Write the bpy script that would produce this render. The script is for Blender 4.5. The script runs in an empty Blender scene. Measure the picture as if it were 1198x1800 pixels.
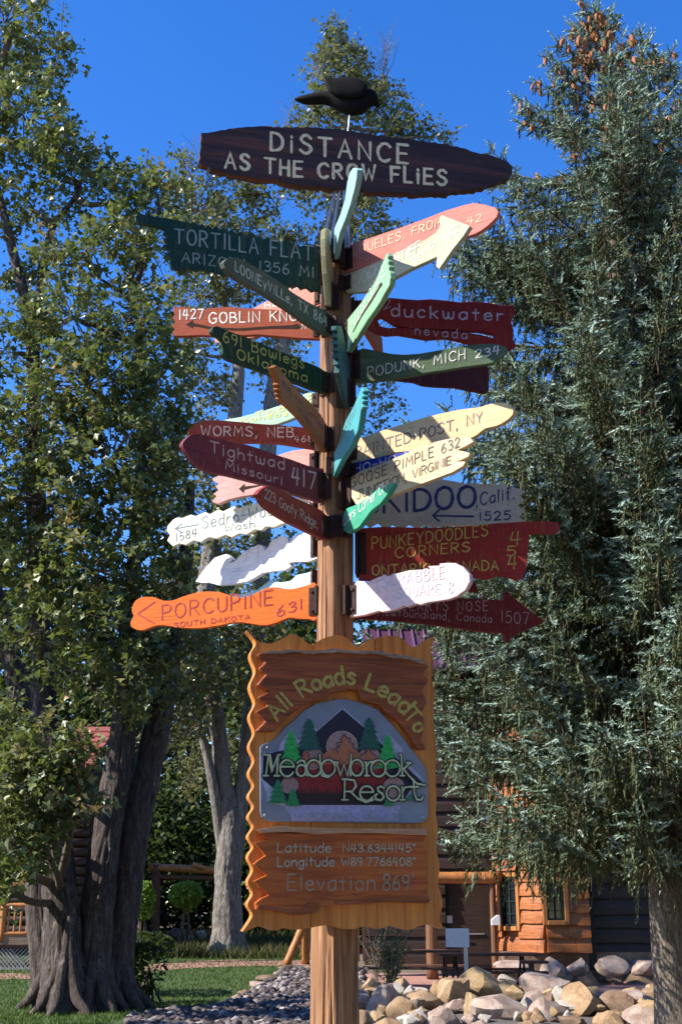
import bpy, bmesh, math, random
import numpy as np
from mathutils import Vector, Matrix, Euler
from mathutils.geometry import tessellate_polygon
random.seed(7); rng = np.random.default_rng(11)
scene = bpy.context.scene
COL = scene.collection

# ---------------------------------------------------------------- camera
FP = 2120.0; PITCH = math.atan(700/FP); CAM = Vector((0, 0, 1.6))
cam_d = bpy.data.cameras.new('camera'); cam = bpy.data.objects.new('camera', cam_d); COL.objects.link(cam)
cam.location = CAM; cam.rotation_euler = (math.pi/2+PITCH, 0, 0)
cam_d.sensor_fit = 'VERTICAL'; cam_d.sensor_height = 36; cam_d.lens = FP/1800*36
cam_d.clip_start = .1; cam_d.clip_end = 2000
scene.camera = cam
# ---------------------------------------------------------------- light
SUN_AZ = 14.0      # degrees toward the camera from exactly left
SUN_EL = 38.0
sd = Vector((-math.cos(math.radians(SUN_AZ))*math.cos(math.radians(SUN_EL)),
             -math.sin(math.radians(SUN_AZ))*math.cos(math.radians(SUN_EL)), math.sin(math.radians(SUN_EL))))
w = bpy.data.worlds.new("World"); scene.world = w; w.use_nodes = True
nt = w.node_tree; nt.nodes.clear()
sky = nt.nodes.new('ShaderNodeTexSky'); sky.sky_type = 'NISHITA'; sky.sun_disc = False
sky.sun_elevation = math.radians(SUN_EL); sky.sun_rotation = math.radians(-90-SUN_AZ)
sky.air_density = 1.0; sky.dust_density = .15; sky.ozone_density = 3.0; sky.altitude = 300
hs = nt.nodes.new('ShaderNodeHueSaturation'); hs.inputs['Saturation'].default_value = 1.33; hs.inputs['Hue'].default_value = .514
bgn = nt.nodes.new('ShaderNodeBackground'); bgn.inputs[1].default_value = .15
wo = nt.nodes.new('ShaderNodeOutputWorld')
nt.links.new(sky.outputs[0], hs.inputs['Color']); nt.links.new(hs.outputs[0], bgn.inputs[0]); nt.links.new(bgn.outputs[0], wo.inputs[0])
sl = bpy.data.lights.new('sun', 'SUN'); so = bpy.data.objects.new('sun', sl); COL.objects.link(so)
sl.energy = 5.0; sl.angle = math.radians(.53); sl.color = (1, .93, .82)
so.rotation_euler = (-sd).to_track_quat('-Z', 'Y').to_euler(); so.location = (-30, 0, 30)
scene.view_settings.view_transform = 'Standard'; scene.view_settings.look = 'None'
scene.view_settings.exposure = 1.03; scene.view_settings.gamma = 1; scene.view_settings.use_curve_mapping = False
scene.cycles.max_bounces = 6; scene.cycles.diffuse_bounces = 3; scene.cycles.transparent_max_bounces = 4

# ---------------------------------------------------------------- helpers
RF = Vector((0, math.cos(PITCH), math.sin(PITCH))); RU = Vector((0, -math.sin(PITCH), math.cos(PITCH))); RR = Vector((1, 0, 0))
def ray(x, y): return RF + RR*(float(x-599)/FP) + RU*(float(900-y)/FP)
def at(x, y, Y):
    r = ray(x, y); return CAM + r*float(Y/r.y)
def terr(Y): return min(max(0.0, (Y-24)*.045), 1.3)
def gp(x, y):
    "point of the ground seen at a pixel"
    r = ray(x, y); lo, hi = 3.0, 300.0
    for _ in range(40):
        m = (lo+hi)/2
        if CAM.z + r.z*(m/r.y) > terr(m): lo = m
        else: hi = m
    p = CAM + r*(lo/r.y); return Vector((p.x, p.y, terr(lo)))

def tag(o, label=None, cat=None, group=None, kind=None):
    if label: o['label'] = label
    if cat: o['category'] = cat
    if group: o['group'] = group
    if kind: o['kind'] = kind
    return o
def empty(name, loc, rz=0):
    o = bpy.data.objects.new(name, None); COL.objects.link(o); o.location = loc; o.rotation_euler = (0, 0, rz)
    o.empty_display_size = .1; return o
def link(name, me, m, parent=None):
    o = bpy.data.objects.new(name, me); COL.objects.link(o)
    if m is not None and len(me.materials) == 0: me.materials.append(m)
    if parent: o.parent = parent
    return o
def bm_obj(name, bm, m, parent=None, smooth=False):
    me = bpy.data.meshes.new(name); bmesh.ops.recalc_face_normals(bm, faces=bm.faces); bm.to_mesh(me); bm.free()
    if smooth:
        for p in me.polygons: p.use_smooth = True
    return link(name, me, m, parent)
def np_mesh(name, V, Fc, tint=None, smooth=False):
    "V (n,3), Fc (m,k) faces all with k corners"
    me = bpy.data.meshes.new(name); V = np.ascontiguousarray(V, np.float32); Fc = np.ascontiguousarray(Fc, np.int32)
    k = Fc.shape[1]
    me.vertices.add(len(V)); me.vertices.foreach_set('co', V.ravel())
    me.loops.add(Fc.size); me.loops.foreach_set('vertex_index', Fc.ravel())
    me.polygons.add(len(Fc)); me.polygons.foreach_set('loop_start', np.arange(0, Fc.size, k, dtype=np.int32))
    if smooth: me.polygons.foreach_set('use_smooth', np.ones(len(Fc), bool))
    if tint is not None:
        a = me.attributes.new('tint', 'FLOAT', 'FACE'); a.data.foreach_set('value', np.ascontiguousarray(tint, np.float32))
    me.update(calc_edges=True); me.validate(); return me
def box(bm, c, s, rot=None):
    r = bmesh.ops.create_cube(bm, size=1); M = Matrix.Translation(c)
    if rot: M = M @ Euler(rot).to_matrix().to_4x4()
    M = M @ Matrix.Diagonal((s[0], s[1], s[2], 1))
    bmesh.ops.transform(bm, matrix=M, verts=r['verts'])
def bevel(o, wd=.006, seg=2, ang=35):
    b = o.modifiers.new('bevel', 'BEVEL'); b.width = wd; b.segments = seg; b.limit_method = 'ANGLE'; b.angle_limit = math.radians(ang)
def vnoise(x, y, seed=0, px=None):
    "vectorised 2-D value noise, periodic in x with period px cells"
    xi = np.floor(x).astype(int); yi = np.floor(y).astype(int); fx = x-xi; fy = y-yi
    fx = fx*fx*(3-2*fx); fy = fy*fy*(3-2*fy)
    def h(a, b):
        if px: a = np.mod(a, px)
        n = (a*374761393 + b*668265263 + seed*982451653) & 0x7fffffff
        n = ((n ^ (n >> 13))*1274126177) & 0x7fffffff
        return ((n ^ (n >> 16)) & 0xffff)/65535.0
    return (h(xi, yi)*(1-fx)+h(xi+1, yi)*fx)*(1-fy)+(h(xi, yi+1)*(1-fx)+h(xi+1, yi+1)*fx)*fy
def catmull(P, n=6, closed=False):
    P = [Vector(p) for p in P]; out = []
    if len(P) < 3: return P
    N = len(P); rngi = range(N) if closed else range(N-1)
    for i in rngi:
        p0 = P[(i-1) % N] if (closed or i > 0) else P[0]; p1 = P[i]; p2 = P[(i+1) % N]
        p3 = P[(i+2) % N] if (closed or i+2 < N) else P[-1]
        for k in range(n):
            t = k/n
            out.append(.5*((2*p1)+(p2-p0)*t+(2*p0-5*p1+4*p2-p3)*t*t+(3*p1-p0-3*p2+p3)*t**3))
    if not closed: out.append(P[-1])
    return out
def tube_arr(path, radii, seg=12, disp=None, cap=True):
    P = np.array([tuple(p) for p in path], float); n = len(P); R_ = np.array(radii, float)
    T = np.gradient(P, axis=0); T /= np.linalg.norm(T, axis=1)[:, None]
    ref = np.array([0, 1, 0.]) if abs(T[0][1]) < .8 else np.array([1., 0, 0])
    V = np.zeros((n, seg, 3)); th = np.arange(seg)/seg*2*math.pi
    for i in range(n):
        a = ref-T[i]*(ref@T[i]); a /= np.linalg.norm(a); b = np.cross(T[i], a); ref = a
        r = R_[i]*np.ones(seg)
        if disp is not None: r = r*(1+disp[i])
        V[i] = P[i]+(np.cos(th)*r)[:, None]*a+(np.sin(th)*r)[:, None]*b
    idx = np.arange(n*seg).reshape(n, seg)
    F_ = np.stack([idx[:-1], np.roll(idx[:-1], -1, 1), np.roll(idx[1:], -1, 1), idx[1:]], -1).reshape(-1, 4)
    return V.reshape(-1, 3), F_
class Acc:
    def __init__(s): s.V = []; s.F = []; s.n = 0; s.T = []
    def add(s, V, F_, t=0):
        s.V.append(V); s.F.append(F_+s.n); s.n += len(V); s.T.append(np.full(len(F_), t))
    def tube(s, path, radii, seg=6, disp=None): s.add(*tube_arr(path, radii, seg, disp))
    def mesh(s, name, smooth=True): return np_mesh(name, np.concatenate(s.V), np.concatenate(s.F), np.concatenate(s.T), smooth)

# ---------------------------------------------------------------- materials
def nm(name):
    m = bpy.data.materials.new(name); m.use_nodes = True; t = m.node_tree
    return m, t, t.nodes['Principled BSDF'], t.nodes['Material Output']
def ramp(t, fac, stops):
    r = t.nodes.new('ShaderNodeValToRGB'); e = r.color_ramp.elements
    e[0].position, e[0].color = stops[0][0], (*stops[0][1], 1); e[1].position, e[1].color = stops[-1][0], (*stops[-1][1], 1)
    for p, c in stops[1:-1]:
        x = e.new(p); x.color = (*c, 1)
    t.links.new(fac, r.inputs[0]); return r.outputs[0]
def noise(t, scale, vec=(1, 1, 1), detail=5, rough=.55, dist=0, coord='Object'):
    tc = t.nodes.new('ShaderNodeTexCoord'); mp = t.nodes.new('ShaderNodeMapping'); mp.inputs['Scale'].default_value = vec
    n = t.nodes.new('ShaderNodeTexNoise'); n.inputs['Scale'].default_value = scale; n.inputs['Detail'].default_value = detail
    n.inputs['Roughness'].default_value = rough; n.inputs['Distortion'].default_value = dist
    t.links.new(tc.outputs[coord], mp.inputs[0]); t.links.new(mp.outputs[0], n.inputs['Vector']); return n.outputs['Fac']
def bump(t, b, h, s=.4, d=.01):
    n = t.nodes.new('ShaderNodeBump'); n.inputs['Strength'].default_value = s; n.inputs['Distance'].default_value = d
    t.links.new(h, n.inputs['Height']); t.links.new(n.outputs[0], b.inputs['Normal'])
def mixc(t, fac, a, b, typ='MIX'):
    m = t.nodes.new('ShaderNodeMix'); m.data_type = 'RGBA'; m.blend_type = typ
    if isinstance(fac, (int, float)): m.inputs[0].default_value = fac
    else: t.links.new(fac, m.inputs[0])
    for i, v in ((6, a), (7, b)):
        if isinstance(v, tuple): m.inputs[i].default_value = (*v, 1)
        else: t.links.new(v, m.inputs[i])
    return m.outputs[2]
def mul(c, k): return tuple(max(0, x*k) for x in c)
_pc = {}
def painted(col, wear=.35, grain=(1.5, 14, 14), wood=(.30, .19, .11), rough=.55):
    key = (col, wear, grain)
    if key in _pc: return _pc[key]
    m, t, b, o = nm('painted_wood')
    g = noise(t, 5, grain, 6, .6); g2 = noise(t, 2.2, (1, 1, 1), 4)
    c = ramp(t, g, [(.25, mul(col, .62)), (.5, col), (.8, mul(col, 1.22))])
    c = mixc(t, ramp(t, g2, [(.35, (0, 0, 0)), (.7, (1, 1, 1))]), c, mul(col, .82), 'MIX')
    fine = noise(t, 9, (grain[0]*1.5, grain[1]*2, grain[2]*2), 8, .75)
    crk = noise(t, 3, (grain[0]*.5, grain[1]*3.2, grain[2]*3.2), 3, .5, .3); c = mixc(t, ramp(t, crk, [(.30, (.8, .8, .8)), (.345, (0, 0, 0))]), c, mul(col, .35))
    st = noise(t, 6, (6, 3, .8), 5, .7); c = mixc(t, ramp(t, st, [(.52, (0, 0, 0)), (.72, (.4, .4, .4))]), c, mul(wood, .8))
    wm = ramp(t, fine, [(.60-.10*wear, (0, 0, 0)), (.70, (wear, wear, wear))])
    c = mixc(t, wm, c, wood)
    t.links.new(c, b.inputs['Base Color']); b.inputs['Roughness'].default_value = max(rough, .68); b.inputs['Specular IOR Level'].default_value = .22
    bump(t, b, g, .7, .006); _pc[key] = m; return m
def plainwood(name, c1, c2, c3, grain=(14, 14, 1.2), rough=.6, bs=.8, knots=True, scale=4):
    m, t, b, o = nm(name)
    g = noise(t, scale, grain, 8, .62, .6); g2 = noise(t, 1.3, (1, 1, .6), 4)
    c = ramp(t, g, [(.28, c1), (.5, c2), (.75, c3)])
    c = mixc(t, ramp(t, g2, [(.45, (0, 0, 0)), (.75, (.5, .5, .5))]), c, mul(c1, .9))
    t.links.new(c, b.inputs['Base Color']); b.inputs['Roughness'].default_value = rough
    bump(t, b, g, bs, .012); return m
def plain(name, col, rough=.6, metal=0, var=.2, scale=12):
    m, t, b, o = nm(name); n = noise(t, scale, (1, 1, 1), 5)
    t.links.new(ramp(t, n, [(.3, mul(col, 1-var)), (.7, mul(col, 1+var))]), b.inputs['Base Color'])
    b.inputs['Roughness'].default_value = rough; b.inputs['Metallic'].default_value = metal; b.inputs['Specular IOR Level'].default_value = .5 if metal or rough < .5 else .2; bump(t, b, n, .15, .004); return m
_ink = {}
def ink(col):
    if col not in _ink:
        m, t, b, o = nm('lettering_paint'); n = noise(t, 40, (1, 1, 1), 4)
        t.links.new(ramp(t, n, [(.35, mul(col, .72)), (.6, col)]), b.inputs['Base Color']); b.inputs['Roughness'].default_value = .6; _ink[col] = m
    return _ink[col]
def leafmat(name, stops, rough=.42, trans=.28, tcol=(.16, .22, .03)):
    m, t, b, o = nm(name); b.inputs['Specular IOR Level'].default_value = .5 if rough < .5 else .2; a = t.nodes.new('ShaderNodeAttribute'); a.attribute_name = 'tint'
    c = ramp(t, a.outputs['Fac'], stops); t.links.new(c, b.inputs['Base Color']); b.inputs['Roughness'].default_value = rough
    if trans:
        tr = t.nodes.new('ShaderNodeBsdfTranslucent'); t.links.new(mixc(t, .5, c, tcol), tr.inputs[0])
        mx = t.nodes.new('ShaderNodeMixShader'); mx.inputs[0].default_value = trans
        t.links.new(b.outputs[0], mx.inputs[1]); t.links.new(tr.outputs[0], mx.inputs[2]); t.links.new(mx.outputs[0], o.inputs[0])
    return m
def barkmat(name, c1, c2, c3, sc=3.0):
    m, t, b, o = nm(name); g = noise(t, sc, (4, 4, .7), 9, .68, .8); g2 = noise(t, .8, (1, 1, 1), 4)
    g3 = noise(t, sc*2.2, (5, 5, 1.1), 8, .75, .8); c = ramp(t, g, [(.33, c1), (.5, c2), (.68, c3)]); c = mixc(t, ramp(t, g3, [(.42, (.85, .85, .85)), (.56, (0, 0, 0))]), c, mul(c1, .7)); c = mixc(t, ramp(t, g2, [(.4, (0, 0, 0)), (.7, (.6, .6, .6))]), c, mul(c2, .8))
    t.links.new(c, b.inputs['Base Color']); b.inputs['Roughness'].default_value = .9; bump(t, b, g, 1, .06); return m

M_post = plainwood('weathered_post_wood', (.06, .025, .012), (.27, .125, .052), (.46, .27, .14), (11, 11, .45), .8, 1.0, scale=4)
M_cedar = plainwood('varnished_cedar', (.30, .080, .014), (.58, .21, .04), (.72, .33, .08), (9, 9, .45), .38, .4, scale=2.4)
M_slab = plainwood('stained_slab', (.15, .03, .008), (.44, .10, .018), (.58, .18, .035), (.9, 8, 12), .36, .6, scale=2.6)
M_slabdk = plainwood('dark_stained_slab', (.085, .02, .008), (.26, .062, .018), (.40, .12, .035), (.9, 8, 12), .36, .6, scale=2.6)
M_burnt = plainwood('charred_dark_plank', (.014, .005, .003), (.055, .017, .008), (.20, .055, .02), (.7, 9, 9), .55, .7, scale=1.6)
M_barkedge = plainwood('bark_edge', (.10, .06, .045), (.38, .27, .2), (.6, .5, .42), (3, 8, 18), .8, 1, scale=7)
M_rust = plain('rusty_steel', (.035, .014, .010), .85, .1, .5, 30)
M_steel = plain('galvanised_steel', (.42, .42, .43), .45, .7, .12, 30)
M_black = plain('black_stained_wood', (.0035, .003, .003), .75, 0, .3, 20)
M_groove = plain('carved_groove', (.035, .014, .01), .8)
M_barkA = barkmat('maple_bark', (.02, .014, .012), (.09, .065, .055), (.26, .215, .18))
M_barkB = barkmat('pale_maple_bark', (.07, .06, .05), (.22, .195, .17), (.40, .37, .33))
M_barkS = barkmat('spruce_bark', (.07, .05, .04), (.22, .18, .14), (.38, .33, .28), 5)
M_twig = plain('twig_bark', (.11, .085, .065), .9)
M_leafA = leafmat('maple_leaves', [(0, (.055, .08, .028)), (.4, (.115, .15, .045)), (.72, (.22, .24, .085)), (.92, (.34, .29, .11)), (1, (.46, .27, .11))], .42, .3, (.24, .30, .04))
M_leafB = leafmat('pale_maple_leaves', [(0, (.06, .08, .028)), (.5, (.13, .145, .05)), (.85, (.24, .22, .09)), (1, (.30, .24, .11))], .33, .3, (.24, .28, .06))
M_leafD = leafmat('far_leaves', [(0, (.022, .038, .012)), (.6, (.045, .07, .018)), (1, (.11, .12, .03))], .5)
M_bush = leafmat('shrub_leaves', [(0, (.12, .22, .03)), (.6, (.22, .36, .06)), (1, (.34, .44, .09))], .5)
M_dkbush = leafmat('dark_shrub_leaves', [(0, (.02, .035, .012)), (1, (.05, .08, .02))], .5)
M_needle = leafmat('spruce_needles', [(0, (.07, .05, .022)), (.25, (.085, .09, .035)), (.5, (.12, .165, .09)), (.78, (.24, .33, .24)), (1, (.38, .48, .40))], .8, .05, (.1, .12, .05))  # older olive, paler new tips; low stops also darkened as crown shadow
M_dead = plain('dead_twigs', (.14, .10, .07), .9)
M_cone = plain('spruce_cone', (.33, .13, .055), .7, 0, .3, 30)

# ---------------------------------------------------------------- setting: ground
def sheet(name, pts, m, dz=0.0, sub=0, kind='structure', parent=None):
    bm = bmesh.new(); vs = [bm.verts.new((p[0], p[1], p[2]+dz)) for p in pts]; f = bm.faces.new(vs)
    bmesh.ops.triangulate(bm, faces=bm.faces)
    if f.is_valid and False: pass
    o = bm_obj(name, bm, m, parent); tag(o, kind=kind)
    if o.data.polygons and o.data.polygons[0].normal.z < 0: o.data.flip_normals()
    return o
def groundmat(name, stops, scale, bs=.5, bd=.03):
    m, t, b, o = nm(name); n = noise(t, scale, (1, 1, 1), 9, .65); n2 = noise(t, scale*.12, (1, 1, 1), 4)
    c = ramp(t, n, stops); c = mixc(t, ramp(t, n2, [(.4, (0, 0, 0)), (.65, (.5, .5, .5))]), c, mul(stops[1][1], .65))
    t.links.new(c, b.inputs['Base Color']); b.inputs['Roughness'].default_value = .95; bump(t, b, n, bs, bd); return m
M_dirt = groundmat('dirt', [(.3, (.07, .05, .035)), (.5, (.15, .11, .075)), (.7, (.26, .20, .14))], 9)
M_lawn = groundmat('lawn_soil', [(.3, (.02, .035, .008)), (.5, (.04, .075, .014)), (.7, (.08, .12, .025))], 30)
M_path = groundmat('pink_path', [(.3, (.24, .11, .085)), (.5, (.36, .18, .14)), (.7, (.46, .27, .22))], 25, .3, .01)
M_bed = groundmat('gravel_bed_soil', [(.3, (.05, .045, .045)), (.5, (.10, .09, .085)), (.7, (.18, .16, .15))], 20)
ys = [-60, 10, 16, 20, 24, 28, 32, 36, 40, 46, 52, 60, 100, 200, 600]
xs = [-500, -60, -30, -15, 0, 15, 30, 60, 500]
V = np.array([(x, y, terr(y)) for y in ys for x in xs], float); nx = len(xs)
Fq = np.array([(j*nx+i, j*nx+i+1, (j+1)*nx+i+1, (j+1)*nx+i) for j in range(len(ys)-1) for i in range(nx-1)])
tag(link('ground', np_mesh('ground', V, Fq), M_dirt), kind='structure')
def band(name, L, Rr, m, dz):
    "strip between two rows of ground points"
    n = len(L); V = [(p.x, p.y, terr(p.y)+dz) for p in L]+[(p.x, p.y, terr(p.y)+dz) for p in Rr]
    return tag(link(name, np_mesh(name, np.array(V), np.array([(i, i+1, n+i+1, n+i) for i in range(n-1)])), m), kind='structure')
def grid_patch(name, inside, x0, x1, y0, y1, st, m, dz):
    V = []; F_ = []
    xr = np.arange(x0, x1, st); yr = np.arange(y0, y1, st)
    for x in xr:
        for y in yr:
            if inside(x+st/2, y+st/2):
                k = len(V); V += [(x, y, terr(y)+dz), (x+st, y, terr(y)+dz), (x+st, y+st, terr(y+st)+dz), (x, y+st, terr(y+st)+dz)]; F_.append((k, k+1, k+2, k+3))
    return tag(link(name, np_mesh(name, np.array(V), np.array(F_)), m), kind='structure')
M_bounce = groundmat('bounce_ground_gravel', [(.3, (.09, .07, .05)), (.5, (.14, .11, .08)), (.7, (.2, .16, .12))], 14)
V = np.array([(-40, -40, .008), (40, -40, .008), (40, 9.5, .008), (-40, 9.5, .008)], float); tag(link('bounce_ground', np_mesh('bounce_ground', V, np.array([(0, 1, 2, 3)])), M_bounce), kind='structure')  # unseen ground sheet added for bounce light on the signs, tone kept low
# lawn edge in the picture: right boundary runs down-left from the swing frame to the big maple
lawn_edge = [gp(*p) for p in ((560, 1690), (520, 1697), (490, 1712), (455, 1735), (420, 1757), (380, 1770), (300, 1776), (240, 1780), (215, 1792), (180, 1810), (60, 1810), (-60, 1806), (-300, 1800))]
path_near = [gp(*p) for p in ((560, 1696), (480, 1699), (400, 1700), (330, 1703), (280, 1708), (240, 1716), (200, 1722), (120, 1722), (0, 1722), (-200, 1722))]
path_far = [gp(*p) for p in ((560, 1688), (480, 1688), (400, 1688), (330, 1691), (280, 1694), (230, 1703), (195, 1710), (120, 1712), (0, 1712), (-200, 1712))]
def in_poly(poly):
    P = [(p[0], p[1]) for p in poly]
    def f(x, y):
        c = False; j = len(P)-1
        for i in range(len(P)):
            if (P[i][1] > y) != (P[j][1] > y) and x < (P[j][0]-P[i][0])*(y-P[i][1])/(P[j][1]-P[i][1])+P[i][0]: c = not c
            j = i
        return c
    return f
lawn_poly = lawn_edge+[gp(-300, 1660), gp(-100, 1660), gp(560, 1660)]
f_lawn = in_poly(lawn_poly)
grid_patch('lawn', f_lawn, -34, 2, 15, 46, .25, M_lawn, .006)
band('path', path_far, path_near, M_path, .014)
bed_poly = [gp(*p) for p in ((575, 1690), (520, 1697), (490, 1712), (455, 1735), (420, 1757), (380, 1770), (300, 1778), (225, 1790))]+[gp(225, 1860), gp(225, 2100), gp(640, 2100), gp(640, 1700)]
f_bed = in_poly(bed_poly)
grid_patch('gravel_bed', f_bed, -6, 2, 8, 34, .2, M_bed, .010)
band('paving', [gp(640, 1712), gp(900, 1712), gp(1300, 1712)], [gp(640, 1752), gp(900, 1752), gp(1300, 1752)], M_path, .012)

# grass blades
def grass(name, n, samp, h, wd, m, lean=.4):
    P = np.array([samp() for _ in range(n)]); a = rng.uniform(0, 6.28, n); hh = h*rng.uniform(.5, 1.3, n)
    dx = np.cos(a)*wd; dy = np.sin(a)*wd; l = rng.normal(0, lean, (n, 2))*hh[:, None]
    A_ = P+np.stack([dx, dy, 0*dx], 1); B_ = P-np.stack([dx, dy, 0*dx], 1); C_ = P+np.stack([l[:, 0], l[:, 1], hh], 1)
    V = np.stack([A_, B_, C_], 1).reshape(-1, 3)
    return tag(link(name, np_mesh(name, V, np.arange(3*n).reshape(-1, 3), rng.random(n)), m), kind='stuff')
M_grass = leafmat('grass_blades', [(0, (.035, .07, .012)), (.7, (.07, .13, .02)), (1, (.14, .17, .04))], .6, .25)
M_weeds = leafmat('dry_weeds', [(0, (.04, .055, .015)), (.6, (.09, .09, .03)), (1, (.22, .17, .08))], .7, .25)
def samp_lawn():
    while True:
        y = 17+29*random.random()**1.5; x = random.uniform(-16, 1)
        if f_lawn(x, y): return (x, y, terr(y))
tag(grass('grass', 48000, samp_lawn, .06, .012, M_grass), 'short green mown grass covering the lawn behind the signpost', 'grass')
def samp_weed():
    p = gp(random.uniform(230, 580), random.uniform(1652, 1686)); return (p.x+random.gauss(0, .3), p.y, terr(p.y))
tag(grass('tall_weeds', 9000, samp_weed, .32, .02, M_weeds, .45), 'tall yellowish weeds and meadow plants beyond the pink path', 'weeds')

# ---------------------------------------------------------------- rocks
def rock_mesh(seed, sub=3, cuts=10, flat=.8):
    r = np.random.default_rng(seed); bm = bmesh.new(); bmesh.ops.create_icosphere(bm, subdivisions=sub, radius=1)
    N = r.normal(size=(cuts, 3)); N /= np.linalg.norm(N, axis=1)[:, None]; D = r.uniform(.50, .85, cuts)
    for v in bm.verts:
        d = np.array(v.co); k = N@d; t = np.where(k > .05, D/np.maximum(k, .05), 9)
        s = np.sort(t); rad = min(1.25, s[0]*(1-.05*math.exp(-(s[1]-s[0])*22)))
        v.co = Vector(d*rad*(1+r.normal(0, .012)))
    me = bpy.data.meshes.new('stone'); bm.to_mesh(me); bm.free()
    bm2 = None
    for p in me.polygons: p.use_smooth = True
    me.set_sharp_from_angle(angle=math.radians(24))
    return me
def rockmat(name, a, b_, c_, sc=3):
    m, t, b, o = nm(name); n = noise(t, sc, (1, 1, 1), 8, .6, .5, 'Object'); n2 = noise(t, sc*7, (1, 1, 1), 8, .75)
    c = ramp(t, n, [(.3, a), (.5, b_), (.72, c_)]); c = mixc(t, ramp(t, n2, [(.45, (0, 0, 0)), (.62, (.55, .55, .55))]), c, mul(a, .75))
    t.links.new(c, b.inputs['Base Color']); b.inputs['Roughness'].default_value = .85; bump(t, b, n2, .6, .05); return m
M_rk = [rockmat('tan_sandstone', (.24, .14, .075), (.38, .25, .14), (.48, .35, .22), 1.4), rockmat('pink_granite', (.24, .16, .13), (.38, .28, .23), (.52, .44, .38), 1.8),
        rockmat('yellow_sandstone', (.28, .18, .085), (.42, .29, .15), (.53, .41, .25), 1.4), rockmat('pale_rock', (.38, .33, .28), (.52, .47, .41), (.62, .58, .52), 2),
        rockmat('brown_rock', (.14, .085, .055), (.22, .14, .09), (.32, .22, .15), 1.6)]
rk = {}
def rock(seed, mi):
    seed = int(seed)
    k = (seed % 7, mi)
    if k not in rk: me = rock_mesh(100+seed % 7); me.materials.append(M_rk[mi]); rk[k] = me
    return rk[k]
wall_r = empty('rock_border', (4, 21, 0)); tag(wall_r, 'long low border of piled tan and pink boulders right of the signpost', 'rock wall')
RL = [(650, 1737, 36, 32, 0), (672, 1768, 66, 60, 1), (708, 1741, 28, 26, 2), (731, 1746, 30, 22, 3), (700, 1778, 46, 54, 0), (742, 1763, 54, 50, 0), (790, 1753, 62, 64, 0),
      (730, 1793, 48, 36, 3), (778, 1794, 56, 38, 1), (851, 1741, 76, 54, 2), (829, 1775, 36, 62, 2), (890, 1739, 54, 32, 2), (884, 1779, 86, 64, 1), (960, 1738, 74, 44, 1),
      (938, 1757, 54, 26, 1), (951, 1781, 66, 36, 1), (1012, 1766, 74, 52, 0), (1036, 1745, 36, 24, 2), (1076, 1768, 68, 54, 4), (1116, 1756, 62, 34, 1), (1155, 1753, 58, 30, 0),
      (1142, 1779, 88, 34, 2), (1070, 1797, 56, 26, 0), (1135, 1799, 78, 32, 1), (633, 1762, 34, 44, 1), (636, 1796, 36, 40, 0), (1196, 1772, 50, 40, 0), (1012, 1800, 50, 26, 4), (920, 1812, 60, 34, 0),
      (840, 1822, 70, 40, 1), (690, 1822, 60, 40, 0), (760, 1834, 70, 40, 2), (990, 1824, 70, 40, 3), (1210, 1800, 60, 40, 2), (1240, 1770, 60, 40, 1)]
rq = random.Random(12)
RL += [(rq.uniform(640, 1200), rq.uniform(1742, 1800), rq.uniform(20, 34), rq.uniform(16, 26), rq.randrange(5)) for _ in range(60)]
for i, (x, y, ww, hh, mi) in enumerate(RL):
    Y = 18.6+(1800-y)/60*3.0; p = at(x, y, Y); s = Y*.95/2120
    o = link('stone', rock(i, mi), None, wall_r); o.location = p-wall_r.location
    r2 = random.Random(i); o.rotation_euler = (r2.uniform(-.25, .25), r2.uniform(-.2, .2), r2.uniform(0, 6.28))
    o.scale = (ww*s*.60, ww*s*.56, hh*s*.62)
# dirt mound the border is bedded in
bm = bmesh.new(); prof = [(16.5, -.05), (18, .02), (19.5, .05), (21.5, .16), (22.5, .2), (23.5, .10), (25, -.03)]
xs_ = np.linspace(.45, 14, 30); rows = [[bm.verts.new((x, yy, z+terr(yy)+.04*math.sin(x*3+yy)*(z > 0))) for yy, z in prof] for x in xs_]
for i in range(len(rows)-1):
    for j in range(len(prof)-1): bm.faces.new((rows[i][j], rows[i+1][j], rows[i+1][j+1], rows[i][j+1]))
tag(bm_obj('earth_bank', bm, M_bed, None, True), kind='structure')
# cobbles in the bed (far beyond what one could count)
def cobbles(name, n, samp, smin, smax, m):
    bm = bmesh.new(); bmesh.ops.create_icosphere(bm, subdivisions=1, radius=1)
    tv = np.array([v.co for v in bm.verts]); tf = np.array([[v.index for v in f.verts] for f in bm.faces]); bm.free()
    P = np.array([samp() for _ in range(n)]); s = rng.uniform(smin, smax, n)**1.0
    J = tv[None]*(1+rng.normal(0, .16, (n, len(tv), 1)))*np.stack([rng.uniform(.8, 1.4, n), rng.uniform(.7, 1.2, n), rng.uniform(.5, .8, n)], 1)[:, None, :]
    a = rng.uniform(0, 6.28, n); c, s_ = np.cos(a)[:, None], np.sin(a)[:, None]
    X = J[..., 0]*c-J[..., 1]*s_; Y_ = J[..., 0]*s_+J[..., 1]*c
    V = np.stack([X, Y_, J[..., 2]], -1)*s[:, None, None]+P[:, None]; V[..., 2] += (s*.3)[:, None]
    F_ = (tf[None]+(np.arange(n)*len(tv))[:, None, None]).reshape(-1, 3)
    return tag(link(name, np_mesh(name, V.reshape(-1, 3), F_, np.repeat(rng.random(n), len(tf))), m), kind='stuff')
M_cob = leafmat('cobble_stone', [(0, (.035, .03, .03)), (.4, (.08, .065, .065)), (.8, (.14, .115, .11)), (1, (.34, .30, .28))], .8, 0)
_=0
def samp_bed():
    while True:
        x = random.uniform(-5, 1.2); y = 9+21*random.random()
        if f_bed(x, y): return (x, y, terr(y)+.02*math.sin(x*4)*math.sin(y*3))
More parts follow.
